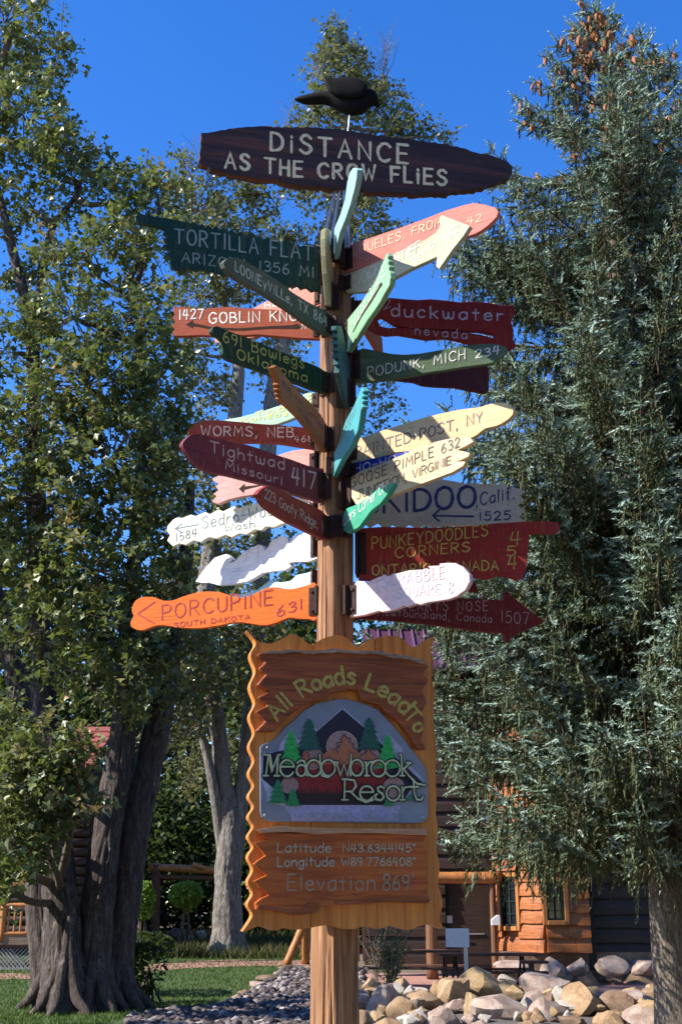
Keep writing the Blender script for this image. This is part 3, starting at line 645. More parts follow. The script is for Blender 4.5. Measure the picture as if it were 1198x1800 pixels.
# the big multi-stemmed silver maple in front on the left
t1 = empty('maple_tree', (at(135, 1780, 21.8).x, 21.8, 0)); tag(t1, 'huge multi-stemmed silver maple with flared furrowed trunks at left', 'tree')
S1 = [([(118, 1800, 21.4), (112, 1700, 21.5), (105, 1550, 21.7), (95, 1400, 22.0), (78, 1250, 22.2), (70, 1100, 22.4), (62, 900, 22.5), (60, 700, 22.6), (58, 590, 22.6)], [.56, .42, .36, .31, .27, .24, .21, .18, .16], 72, .10),
      ([(165, 1800, 21.7), (165, 1700, 21.8), (175, 1560, 21.9), (195, 1420, 22.1), (215, 1300, 22.2), (225, 1150, 22.4), (235, 1000, 22.5), (250, 800, 22.6)], [.50, .38, .35, .32, .29, .24, .18, .1], 72, .10),
      ([(200, 1800, 22.2), (205, 1700, 22.2), (222, 1560, 22.3), (245, 1420, 22.4), (275, 1280, 22.6), (300, 1150, 22.7), (325, 1000, 22.8), (335, 850, 22.9)], [.46, .36, .34, .32, .31, .26, .19, .1], 60, .10),
      ([(92, 1800, 22.4), (70, 1600, 22.6), (60, 1420, 22.8), (45, 1280, 23.0), (20, 1150, 23.2), (-20, 1000, 23.2), (-60, 800, 23.2)], [.35, .30, .28, .27, .25, .2, .12], 48, .10),
      ([(58, 600, 22.6), (45, 530, 22.6), (25, 450, 22.6), (10, 385, 22.6), (-10, 280, 22.6), (0, 120, 22.6)], [.16, .15, .13, .11, .07, .03], 16, .05),
      ([(58, 600, 22.6), (70, 520, 22.6), (80, 450, 22.6), (95, 395, 22.6), (130, 350, 22.6), (150, 300, 22.6)], [.15, .13, .11, .09, .06, .03], 16, .05),
      ([(250, 800, 22.6), (240, 650, 22.6), (235, 540, 22.6), (160, 480, 22.6)], [.1, .07, .05, .03], 10, .05)]
B1 = [(10, 40, 105, 70, 22.6, 1), (70, 110, 75, 50, 22.7, .8), (40, 200, 100, 80, 22.5, 1.1), (100, 260, 70, 50, 22.2, .9), (-60, 300, 110, 130, 22.7, 1), (130, 320, 80, 50, 22.4, .6), (190, 290, 50, 30, 22.6, .35),
      (60, 370, 110, 50, 22.6, .6), (230, 350, 70, 50, 22.4, .9), (290, 330, 60, 40, 22.0, .7), (160, 440, 100, 60, 21.8, 1), (260, 430, 90, 70, 22.0, 1.1), (20, 470, 80, 60, 22.8, .5), (130, 560, 110, 70, 21.4, 1.2),
      (250, 560, 90, 80, 21.6, 1.2), (30, 620, 80, 60, 22.2, .7), (150, 680, 130, 80, 21.1, 1.3), (270, 690, 80, 80, 21.8, 1), (60, 760, 110, 80, 21.4, 1.1), (200, 800, 130, 80, 21.0, 1.3), (300, 800, 60, 80, 22.2, .8),
      (80, 880, 120, 80, 21.2, 1.2), (220, 900, 110, 60, 21.4, 1), (40, 980, 100, 70, 21.2, 1), (160, 1000, 110, 70, 20.8, 1.1), (270, 1020, 90, 60, 21.4, .8), (300, 940, 60, 40, 21.0, .4), (80, 1090, 90, 60, 20.8, .7), (210, 1100, 90, 60, 20.8, 1),
      (310, 1130, 80, 60, 21.6, .8), (130, 1180, 80, 50, 20.7, .45), (230, 1190, 80, 60, 20.8, .8), (300, 1220, 60, 60, 21.6, .4), (95, 1325, 80, 50, 19.3, 1.5), (60, 1390, 80, 60, 19.4, 1.5), (25, 1480, 60, 60, 19.6, 1.3), (-10, 1540, 30, 30, 19.8, .8), (130, 1420, 50, 50, 19.3, .8), (70, 1470, 40, 40, 19.5, .7),
      (-120, 600, 130, 200, 22.2, 1), (-120, 950, 130, 200, 22.2, 1), (-190, 800, 110, 200, 21, .9), (15, 1290, 60, 50, 20, 1.4)]  # clumps beyond the left edge added to shade the trunks
nl += blobs_tree(t1, S1, [(a, b, c, d, e, f*(.62 if 330 < b < 640 and a < 280 else .85)) for a, b, c, d, e, f in B1], 20.5, .14, 24, .19, M_leafA, M_barkA, 3, LEAF6, 3.9, rs=.80)
ra = Acc(); rr_ = random.Random(8)
for (x, y) in ((112, 21.3), (165, 21.6), (202, 22.1), (92, 22.3)):
    c = at(x, 1780, y)
    for k in range(6):
        a = k*1.047+rr_.uniform(-.3, .3)-1.6; L = rr_.uniform(.45, .8); d = Vector((math.cos(a), math.sin(a), 0)); p0 = Vector((c.x, y, 0))+d*.10-t1.location
        pth = catmull([p0-d*.1+Vector((0, 0, 1.5)), p0+Vector((0, 0, .8)), p0+d*.20+Vector((0, 0, .30)), p0+d*L*.62+Vector((.05, 0, .06)), p0+d*L+Vector((0, .05, -.14))], 6)
        ra.tube(pth, np.interp(np.linspace(0, 1, len(pth)), [0, .3, .55, 1], [.04, .10, .10, .03]), 20, trunk_disp(len(pth), 20, .25, 8, k+int(x), .6))
link('roots', ra.mesh('roots'), M_barkA, t1)
# pale maple in the middle distance, its crown rising behind the signpost
t2 = empty('maple_tree', (at(400, 1680, 34).x, 34, terr(34))); tag(t2, 'tall pale-barked maple behind the signpost, forked above its thick trunk', 'tree')
S2 = [([(402, 1692, 34), (400, 1640, 34), (400, 1560, 34), (404, 1480, 34), (406, 1420, 34), (408, 1380, 34)], [.82, .60, .53, .50, .34, .05], 64, .08),
      ([(398, 1560, 34), (390, 1480, 34), (378, 1400, 33.8), (362, 1320, 33.7), (340, 1240, 33.6), (325, 1150, 33.6)], [.22, .26, .22, .17, .12, .06], 24, .08),
      ([(400, 1580, 34), (400, 1480, 34), (393, 1380, 34), (382, 1270, 34), (366, 1180, 34), (358, 1080, 34), (370, 980, 34), (385, 900, 34), (405, 800, 34), (415, 700, 34), (418, 630, 34), (395, 540, 34), (378, 490, 34), (365, 450, 34)], [.3, .36, .34, .34, .36, .38, .40, .38, .34, .32, .26, .18, .13, .08], 36, .10),
      ([(404, 1580, 34), (415, 1480, 34), (428, 1360, 34.2), (440, 1250, 34.3), (455, 1100, 34.4), (462, 950, 34.4), (470, 800, 34.4), (480, 700, 34.4), (500, 590, 34.4), (540, 500, 34.4), (572, 410, 34.4), (598, 340, 34.4), (606, 250, 34.4), (608, 120, 34.4), (610, 60, 34.4)], [.3, .34, .30, .30, .34, .36, .38, .40, .38, .34, .34, .26, .14, .07, .03], 36, .10),
      ([(378, 490, 34), (405, 465, 34), (428, 440, 34), (440, 400, 34), (450, 330, 34)], [.13, .12, .09, .06, .03], 12, .05),
      ([(372, 480, 34), (345, 455, 34), (320, 430, 34), (335, 360, 34)], [.11, .1, .07, .03], 12, .05),
      ([(418, 640, 34), (400, 600, 34), (385, 560, 33.8), (370, 580, 33.6)], [.13, .11, .07, .05], 12, .05)]
B2 = [(598, 72, 40, 30, 34.4, .9), (600, 120, 60, 35, 34.4, 1), (640, 150, 50, 30, 34.4, .9), (585, 170, 50, 40, 34.4, 1), (660, 200, 60, 40, 34.4, .9), (570, 210, 50, 30, 34.4, .8), (710, 225, 50, 25, 34.4, .9), (760, 240, 40, 16, 34.4, .6), (700, 150, 18, 10, 34.4, .3),
      (540, 250, 60, 30, 34.4, .7), (640, 300, 70, 60, 34.4, 1), (640, 390, 60, 60, 34.4, 1.1), (560, 330, 50, 40, 34.4, .5), (480, 350, 80, 30, 34.2, .6), (410, 340, 70, 40, 34.2, .6), (350, 370, 60, 50, 34, .9), (450, 420, 70, 40, 34.2, .6), (330, 300, 30, 26, 34, .3),
      (520, 430, 60, 30, 34.2, .5), (350, 520, 70, 50, 33.6, .8), (440, 500, 60, 40, 34, .4), (340, 620, 60, 60, 33.6, .7), (370, 700, 50, 50, 33.8, .6), (470, 630, 50, 60, 34.6, .35), (640, 640, 40, 40, 35, .35), (680, 690, 50, 30, 35, .35), (650, 740, 40, 20, 35, .3),
      (350, 820, 60, 60, 33.6, .7), (340, 900, 60, 50, 33.6, .6), (440, 960, 80, 50, 33.6, .5), (500, 1080, 60, 50, 35, .6), (430, 1110, 60, 50, 33.2, .8), (360, 1130, 70, 50, 33.2, .9), (340, 1220, 60, 50, 33, .7), (420, 1200, 40, 50, 33.4, .4), (520, 560, 60, 60, 36, .3), (350, 1350, 50, 60, 35.5, .6), (430, 1330, 40, 60, 35.5, .5), (290, 1180, 60, 50, 32, .9), (250, 1240, 60, 40, 31.5, .7), (400, 1170, 50, 40, 32.5, .8), (330, 1280, 40, 40, 32, .5), (300, 1060, 60, 50, 32, .8), (460, 1060, 50, 40, 33, .6), (420, 860, 50, 50, 33, .5), (480, 470, 50, 40, 33.4, .7), (400, 480, 50, 40, 33.4, .6), (540, 480, 40, 40, 33.6, .6), (380, 400, 60, 40, 33.6, .7)]
nl += blobs_tree(t2, S2, B2, 34, .15, 22, .27, M_leafB, M_barkB, 5, LEAF4, 3.0, 1.0, .08, .05, rs=.68)
# bare shoots above the crown
tw = Acc()
for (x, y, n, h) in ((150, 290, 3, 80), (330, 330, 8, 90), (375, 330, 8, 100), (440, 330, 8, 80), (500, 230, 3, 60), (670, 160, 9, 110), (550, 150, 4, 60), (620, 560, 6, 50), (660, 590, 5, 40)):
    for i in range(n):
        a = at(x+random.uniform(-15, 15), y, 34); b = at(x+random.uniform(-40, 40), y-h*random.uniform(.6, 1.1), 34+random.uniform(-.5, .5)); c = a.lerp(b, .5)+Vector((random.uniform(-.15, .15), 0, 0))
        tw.tube([a-t2.location, c-t2.location, b-t2.location], [.02, .012, .005], 3)
        for k in range(3):
            s = a.lerp(b, random.uniform(.3, .8)); e = s+Vector((random.uniform(-.6, .6), random.uniform(-.3, .3), random.uniform(.3, .8))); tw.tube([s-t2.location, s.lerp(e, .5)-t2.location, e-t2.location], [.01, .007, .004], 3)
tag(link('bare_shoots', tw.mesh('bare_shoots'), M_barkB, t2), kind='stuff')

# background broadleaf trees and understory
def round_tree(name, x, y, h, cr, m, seed, n, lsz, label, cat='tree', trunk_r=.25, z0f=.25, group=None, tm=LEAF4, bark=None):
    r = np.random.default_rng(seed); root = empty(name, (x, y, terr(y))); tag(root, label, cat, group)
    tw = Acc(); P = []
    tw.tube([(0, 0, -.1), (.05*h*.1, 0, h*.3), (0, .1, h*.6), (0, 0, h*.9)], [trunk_r, trunk_r*.8, trunk_r*.5, .04], 10)
    k = 16
    for i in range(k):
        zc = h*(z0f+(1-z0f)*(i+.5)/k*.93); w_ = math.sin(math.pi*min(1, max(.12, ((i+.9)/k))**.8))*.75+.25; a = i*2.4+seed
        c = np.array([math.cos(a)*cr*.55*w_, math.sin(a)*cr*.55*w_, zc]); tw.tube([(0, 0, zc*.7), tuple(c*np.array([.5, .5, .86])), tuple(c)], [.07, .05, .03], 5)
        nn = n//(k*18); q = r.normal(size=(nn, 3)); q /= np.linalg.norm(q, axis=1)[:, None]; q *= r.uniform(.3, 1, nn)[:, None]**.5
        C_ = c+q*np.array([cr*.55*w_, cr*.55*w_, h*.10]); P.append(np.repeat(C_, 18, 0)+r.normal(0, lsz*1.9, (nn*18, 3)))
    link('trunk', tw.mesh('trunk'), bark or M_barkA, root); P = np.concatenate(P)
    V, F_, T_ = leaves(P, lsz, tm, np.clip(r.normal(.45, .25, len(P)), 0, 1), .4, seed); tag(link('crown', np_mesh('crown', V, F_, T_), m, root), kind='stuff')
bgl = [(-24, 52, 17, 5.5), (-17.5, 56, 19, 5.5), (-12, 50, 15.5, 4.6), (-6.5, 54, 17, 5), (-1.5, 50, 14.5, 4.4), (3.5, 55, 14, 4.6), (9, 58, 15, 5.0), (16, 58, 18, 5.5), (23, 52, 17, 5.5), (-30, 44, 16, 5)]
for i, (x, y, h, cr) in enumerate(bgl):
    round_tree('broadleaf_tree', x, y, h, cr, M_leafD if i % 3 else M_leafB, 40+i, 11000, .32, 'dark leafy tree in the far row behind lawn and cabins', 'tree', .3, .12, 'trees in the far background row')
fw_n = 30000; fr = np.random.default_rng(5); fx = fr.uniform(-60, 60, fw_n); top = 11.5+2.5*vnoise(fx*.25, fx*0, 4)+1.5*vnoise(fx*.9, fx*0, 6)
P = np.stack([fx, fr.uniform(60, 66, fw_n), terr(64)+top*fr.random(fw_n)**.8], 1); P += .5*np.sin(P[:, [2, 0, 1]]*1.7)
V, F_, T_ = leaves(P, .75, LEAF4, fr.random(fw_n), .3, 9); tag(link('far_wood', np_mesh('far_wood', V, F_, T_), M_leafD), 'dark far wood closing the view behind everything', 'wood', kind='stuff')
for i, (x, y, h, cr) in enumerate([(3, -13, 17, 5), (11, -11, 18, 5.5), (-5, -16, 18, 5), (17, -3, 18, 5.5), (18, 8, 17, 5), (-12, -22, 19, 5.5), (9, -20, 21, 6), (24, -12, 20, 6)]):  # unseen trees added around the viewer to cut the sky fill
    round_tree('maple_tree', x, y, h, cr, M_leafA, 120+i, 7000, .42, 'unseen leafy maple added around the viewer to block sky light', 'tree', .3, .16, 'unseen maples added to block sky light')
round_tree('unseen_shade_tree', -10.5, 15.5, 7.2, 2.8, M_leafA, 90, 9000, .13, 'small unseen leafy tree added at left to shade the cobble bed', 'tree', .14, .25)  # added outside the view, kept low so it shades only the ground
# understory bushes between path and far trees
ul = [(-15, 40, 4.2, 2.2), (-12.5, 44, 5, 2.6), (-9.2, 43, 4.5, 2.3), (-6.3, 43.5, 5.0, 2.3), (-3.4, 44, 4.6, 2.3), (-.6, 43, 3.6, 2.0), (2, 42, 4, 2.2), (4.6, 44, 4.4, 2.4), (-7.6, 40.5, 3.2, 1.5), (1.2, 37, 2.2, 1.2)]
for i, (x, y, h, cr) in enumerate(ul):
    round_tree('tall_shrub', x, y, h, cr, M_dkbush, 70+i, 7000, .20, 'dark bushy shrub in the thicket beyond the path', 'shrub', .05, .0, 'thicket shrubs beyond the path')
def ball(name, px, py, rx, ry, Y, label, m, n=4200, lsz=.05, stem=True):
    r = np.random.default_rng(px); c = at(px, py, Y); k = Y/ray(px, py).y/FP; root = empty(name, (c.x, Y, terr(Y))); tag(root, label, 'shrub')
    q = r.normal(size=(n, 3)); q /= np.linalg.norm(q, axis=1)[:, None]; q *= (r.uniform(.75, 1.05, n)[:, None])**.6
    P = q*np.array([rx*k, rx*k, ry*k])+np.array([0, 0, c.z-terr(Y)]); P += (.06 if 'clipped' in name else .45)*rx*k*np.sin(P*(9 if 'clipped' in name else 5)+px)*np.array([1, 1, .5])
    V, F_, T_ = leaves(P, lsz*Y/30, LEAF4, r.random(n), .1, px); tag(link('foliage', np_mesh('foliage', V, F_, T_), m, root), kind='stuff')
    a = Acc()
    for i in range(5): a.tube([(.25*math.cos(i*1.3), .25*math.sin(i*1.3), 0), (.1*math.cos(i), .1*math.sin(i), (c.z-terr(Y))*.5), (0, 0, c.z-terr(Y))], [.03, .025, .02], 6)
    link('stem', a.mesh('stem'), M_twig, root)
ball('clipped_shrub', 252, 1583, 17, 32, 33, 'narrow clipped bright green shrub left of the gateway post', M_bush, 5200, .075)
ball('clipped_shrub', 328, 1573, 27, 22, 35, 'rounded bright green shrub under the gateway crossbeam', M_bush, 5200, .075)
ball('dark_sapling', 262, 1700, 34, 45, 23.5, 'small dark leafy sapling on the lawn behind the big maple', M_dkbush, 800, .12)
ball('dark_sapling', 245, 1655, 40, 20, 25, 'clump of dark arching leaves behind the big maple trunk', M_dkbush, 800, .14)
def stemplant(px, py, Y, h, n, label, m, spread=.35, lsz=.09, pl_=26):
    r = random.Random(px); p = at(px, py, Y); root = empty('willowy_shrub', (p.x, Y, max(terr(Y), 0))); tag(root, label, 'shrub'); a = Acc(); P = []
    for i in range(n):
        an = r.uniform(0, 6.28); s = r.uniform(.2, 1)*spread; hh = h*r.uniform(.55, 1); b = Vector((math.cos(an)*s, math.sin(an)*s, hh)); pa = catmull([(0, 0, 0), tuple(b*.5+Vector((-b.x*.2, 0, 0))), tuple(b)], 4)
        a.tube(pa, np.linspace(.016, .004, len(pa)), 4)
        for k in range(pl_):
            t = r.uniform(.12, 1)*(len(pa)-1); j = min(int(t), len(pa)-2); q = pa[j].lerp(pa[j+1], t-j); P.append((q.x+r.gauss(0, .05), q.y+r.gauss(0, .05), q.z+r.gauss(0, .04)))
    link('stems', a.mesh('stems'), M_barkS, root); V, F_, T_ = leaves(np.array(P), lsz, (LEAF4[0]*np.array([.45, 1.2, 1]), LEAF4[1]), rng.random(len(P)), -.5, px)
    tag(link('foliage', np_mesh('foliage', V, F_, T_), m, root), kind='stuff')
M_willow = leafmat('willow_leaves', [(0, (.03, .06, .02)), (.7, (.08, .13, .04)), (1, (.3, .3, .06))], .5)
stemplant(688, 1745, 22.5, 1.55, 26, 'thin willowy shrub with narrow green leaves growing behind the boulders', M_willow, .42)
stemplant(662, 1720, 26.5, 1.4, 12, 'sparse pale flowering stems beside the signpost in front of fence', M_weeds, .5, .06, 12)

# ---------------------------------------------------------------- spruces
def shoot_template(k=10):
    V = []; F_ = []
    r = random.Random(3)
    for i in range(k):
        t = (i+.3)/k; a = i*2.4; rad = .27*(1-t*.5); ca, sa = math.cos(a), math.sin(a); b = len(V)
        V += [(-sa*.055, ca*.055, t-.10), (sa*.055, -ca*.055, t-.10), (ca*rad, sa*rad, t+.12)]; F_.append((b, b+1, b+2))
    for a in (0, 3.1):
        b = len(V); V += [(math.cos(a)*.08, math.sin(a)*.08, 0), (math.cos(a+2)*.08, math.sin(a+2)*.08, 0), (0, 0, 1.12)]; F_.append((b, b+1, b+2))
    return np.array(V), np.array(F_)
SHV, SHF = shoot_template()
def spruce(root, H, prof, seed, dz=.34, nb=7, z0=2.0, lean=0.0, m_leaf=M_needle, shoot=.17, trunk_r=.24, cones=0, xbias=None, dens=1.0):
    r = np.random.default_rng(seed); rr = random.Random(seed); S = []; D = []; T_ = []; tw = Acc(); dead = Acc(); cn = []
    z = z0
    while z < H-.15:
        Rz = prof(z); k = max(5, int(nb*(.5+Rz*.26)))
        for i in range(k):
            a = rr.uniform(0, 6.28); L = Rz*rr.uniform(.80, 1.12)
            hz = float(vnoise(np.array([a/6.283*5]), np.array([z*.9]), seed, 5)[0])
            L *= .62 if hz < .17 else (1.0 if hz < .7 else 1.1)
            el = .12+.55*(z/H)**2+rr.uniform(-.12, .12); droop = .55*(1-z/H)*L*.35
            dirh = np.array([math.cos(a), math.sin(a), 0.]); side = np.array([-math.sin(a), math.cos(a), 0.]); zz = z+rr.uniform(-.15, .15)
            def P(t): return np.array([0, 0, zz])+dirh*L*t+np.array([0, 0, 1.])*(math.tan(el)*L*t*.6-droop*4*t*(1-t*.75)+.12*L*t**3)
            pts = [P(t) for t in np.linspace(0, 1, 6)]; tw.tube([tuple(p) for p in pts], np.linspace(.010+.006*L, .004, 6), 4)
            nbq = max(4, int(L/.085*dens)); lowf = 1.0 if z < H*.72 else .3
            for j in range(nbq):
                t = .14+.86*(j+rr.random())/nbq; p = P(t)
                for s in (-1, 1):
                    bl_ = (.10+.34*L*.34*(1-t)**.7+.05*L)*rr.uniform(.6, 1.2); dv = dirh*rr.uniform(.5, 1)+side*s*rr.uniform(.5, 1)+np.array([0, 0, -rr.uniform(-.1, .35)]); dv /= np.linalg.norm(dv)
                    ns = max(1, int(bl_/(shoot*.62)))
                    for q in range(ns):
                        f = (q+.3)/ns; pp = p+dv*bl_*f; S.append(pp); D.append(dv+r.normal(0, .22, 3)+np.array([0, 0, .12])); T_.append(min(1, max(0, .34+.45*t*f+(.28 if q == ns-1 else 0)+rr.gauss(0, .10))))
                    if rr.random() < .62:
                        e = p+dv*bl_*rr.uniform(.2, .9); hl = rr.uniform(.10, .55)*(.35+.65*lowf)*(.6+.25*Rz/2); nh = max(1, int(hl/(shoot*.6))); sw = r.normal(0, .10, 3)
                        for q in range(nh):
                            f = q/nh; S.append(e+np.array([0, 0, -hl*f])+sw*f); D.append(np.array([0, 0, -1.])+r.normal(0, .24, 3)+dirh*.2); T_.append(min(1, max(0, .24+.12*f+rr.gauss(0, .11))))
                if t < .8 and z < H*.8 and rr.random() < .45:   # bare hanging twigs inside
                    e = p+np.array([rr.gauss(0, .08), rr.gauss(0, .08), -rr.uniform(.2, .5)]); dead.tube([tuple(p), tuple((p+e)/2+r.normal(0, .02, 3)), tuple(e)], [.007, .005, .003], 3)
            S.append(P(1)); D.append(P(1)-P(.85)+np.array([0, 0, .05])); T_.append(.95)
            S.append(P(.93)); D.append(P(1)-P(.85)); T_.append(.85)
            if cones and z > H*.76:
                for _ in range(9 if z > H*.86 else 3):
                    t = rr.uniform(.3, 1); cn.append(P(t)+np.array([rr.gauss(0, .08), rr.gauss(0, .08), -.08]))
        z += dz*rr.uniform(.8, 1.2)*(1 if Rz > .7 else .7)
    for i in range(10): S.append(np.array([0, 0, H-.6+i*.07])); D.append(np.array([rr.uniform(-.5, .5), rr.uniform(-.5, .5), 1.])); T_.append(.9)
    S = np.array(S); D = np.array(D); D /= np.linalg.norm(D, axis=1)[:, None]; n = len(S); T_ = np.array(T_)
    q = r.normal(size=(n, 3)); X_ = np.cross(D, q); X_ /= np.linalg.norm(X_, axis=1)[:, None]; Y_ = np.cross(D, X_); sc = shoot*r.uniform(.7, 1.25, n)
    V = S[:, None]+(SHV[None, :, 0:1]*X_[:, None]+SHV[None, :, 1:2]*Y_[:, None]+SHV[None, :, 2:3]*D[:, None])*sc[:, None, None]
    F_ = (SHF[None]+(np.arange(n)*len(SHV))[:, None, None]).reshape(-1, 3); print('shoots', n, n*len(SHF))
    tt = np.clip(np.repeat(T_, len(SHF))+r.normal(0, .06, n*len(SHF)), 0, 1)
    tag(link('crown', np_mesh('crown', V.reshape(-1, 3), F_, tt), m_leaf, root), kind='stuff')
    tag(link('branches', tw.mesh('branches'), M_dead, root), kind='stuff'); tag(link('dead_twigs', dead.mesh('dead_twigs'), M_dead, root), kind='stuff')
    m = 50; Pt = [(0, 0, H*i/(m-1)-.2) for i in range(m)]; V, F_ = tube_arr(Pt, [trunk_r*(1-.93*i/(m-1))*(1+.5*math.exp(-i*.7)) for i in range(m)], 40, trunk_disp(m, 40, .12, 12, seed, .8))
    link('trunk', np_mesh('trunk', V, F_, None, True), M_barkS, root)
    if cones:
        bm = bmesh.new(); bmesh.ops.create_cone(bm, segments=7, radius1=.022, radius2=.022, depth=.05, cap_ends=False)
        for v in bm.verts: pass
        bm.free(); bm = bmesh.new(); bmesh.ops.create_icosphere(bm, subdivisions=1, radius=1)
        for v in bm.verts: v.co = Vector((v.co.x*.034, v.co.y*.034, v.co.z*.085))
        cm = bpy.data.meshes.new('cone'); bm.to_mesh(cm); bm.free(); cm.materials.append(M_cone)
        rr.shuffle(cn)
        for p in cn[:min(cones, 300)]:
            o = link('cone', cm, None, root); o.location = Vector(p); o.rotation_euler = (rr.uniform(-.4, .4), rr.uniform(-.4, .4), 0); s_ = rr.uniform(.8, 1.3); o.scale = (s_, s_, s_)
def pr(tab): return lambda z: float(np.interp(z, [a for a, _ in tab], [b for _, b in tab]))
xA_ = at(1186, 1800, 16).x
sA = empty('blue_spruce', (xA_, 16, 0)); tag(sA, 'big blue spruce with brown cones at its pointed top, right of signpost', 'tree')
HA = at(1040, 12, 16).z; print('HA', HA)
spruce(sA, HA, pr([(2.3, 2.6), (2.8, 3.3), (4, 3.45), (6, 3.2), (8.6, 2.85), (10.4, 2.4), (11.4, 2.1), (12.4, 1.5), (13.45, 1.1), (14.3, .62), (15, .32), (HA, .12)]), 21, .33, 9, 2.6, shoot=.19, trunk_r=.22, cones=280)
sB = empty('blue_spruce', (at(1150, 110, 18.4).x, 18.4, 0)); tag(sB, 'second blue spruce crowding behind on the right edge, shorter top', 'tree'); HB = at(1150, 95, 18.4).z
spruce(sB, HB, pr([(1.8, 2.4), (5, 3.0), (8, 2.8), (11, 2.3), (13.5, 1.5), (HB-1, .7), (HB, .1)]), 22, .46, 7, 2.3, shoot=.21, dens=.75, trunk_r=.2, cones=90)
sD = empty('blue_spruce', (at(1230, 60, 17).x, 17.2, 0)); tag(sD, 'third spruce cut off by the right edge of the view', 'tree'); HD = at(1220, 150, 17).z
spruce(sD, HD, pr([(2.5, 1.8), (5, 2.3), (8, 2.1), (11, 1.6), (HD-1, .6), (HD, .1)]), 23, .6, 6, 2.6, shoot=.24, dens=.6, trunk_r=.18)
sC = empty('far_spruce', (at(700, 1100, 38).x, 38, terr(38))); tag(sC, 'small distant spruce seen just above the resort sign top', 'tree'); HC = at(700, 1075, 38).z
spruce(sC, HC, pr([(.5, 2.2), (4, 2.0), (8, 1.3), (HC, .1)]), 24, .5, 7, .6, shoot=.34, trunk_r=.15, dens=.6)

print('leaves', nl)
# ---------------------------------------------------------------- the signpost
AX = Vector((-.037, 8.0, 0))
POST_R = .150
CR = {1: (320, 120, 1.9967), 2: (220, 340, 2.995), 3: (560, 340, 3.153), 4: (280, 540, 3.328), 5: (560, 560, 3.153), 6: (220, 740, 2.995), 7: (560, 780, 2.723), 8: (540, 280, 5),
      'A': (420, 1090, 3.238), 'B': (420, 1220, 3.238), 'C': (420, 1430, 3.238), 'L': (450, 1230, 3.8645), 'P': (0, 0, 1), 'N': (600, 970, 3.238), 'K': (500, 130, 5.99), 'G': (590, 440, 10), 'Q': (590, 820, 7.987), 'T': (570, 560, 6), 'O': (470, 630, 9.215)}
def px(c, p): o = CR[c]; return (o[0]+p[0]/o[2], o[1]+p[1]/o[2])

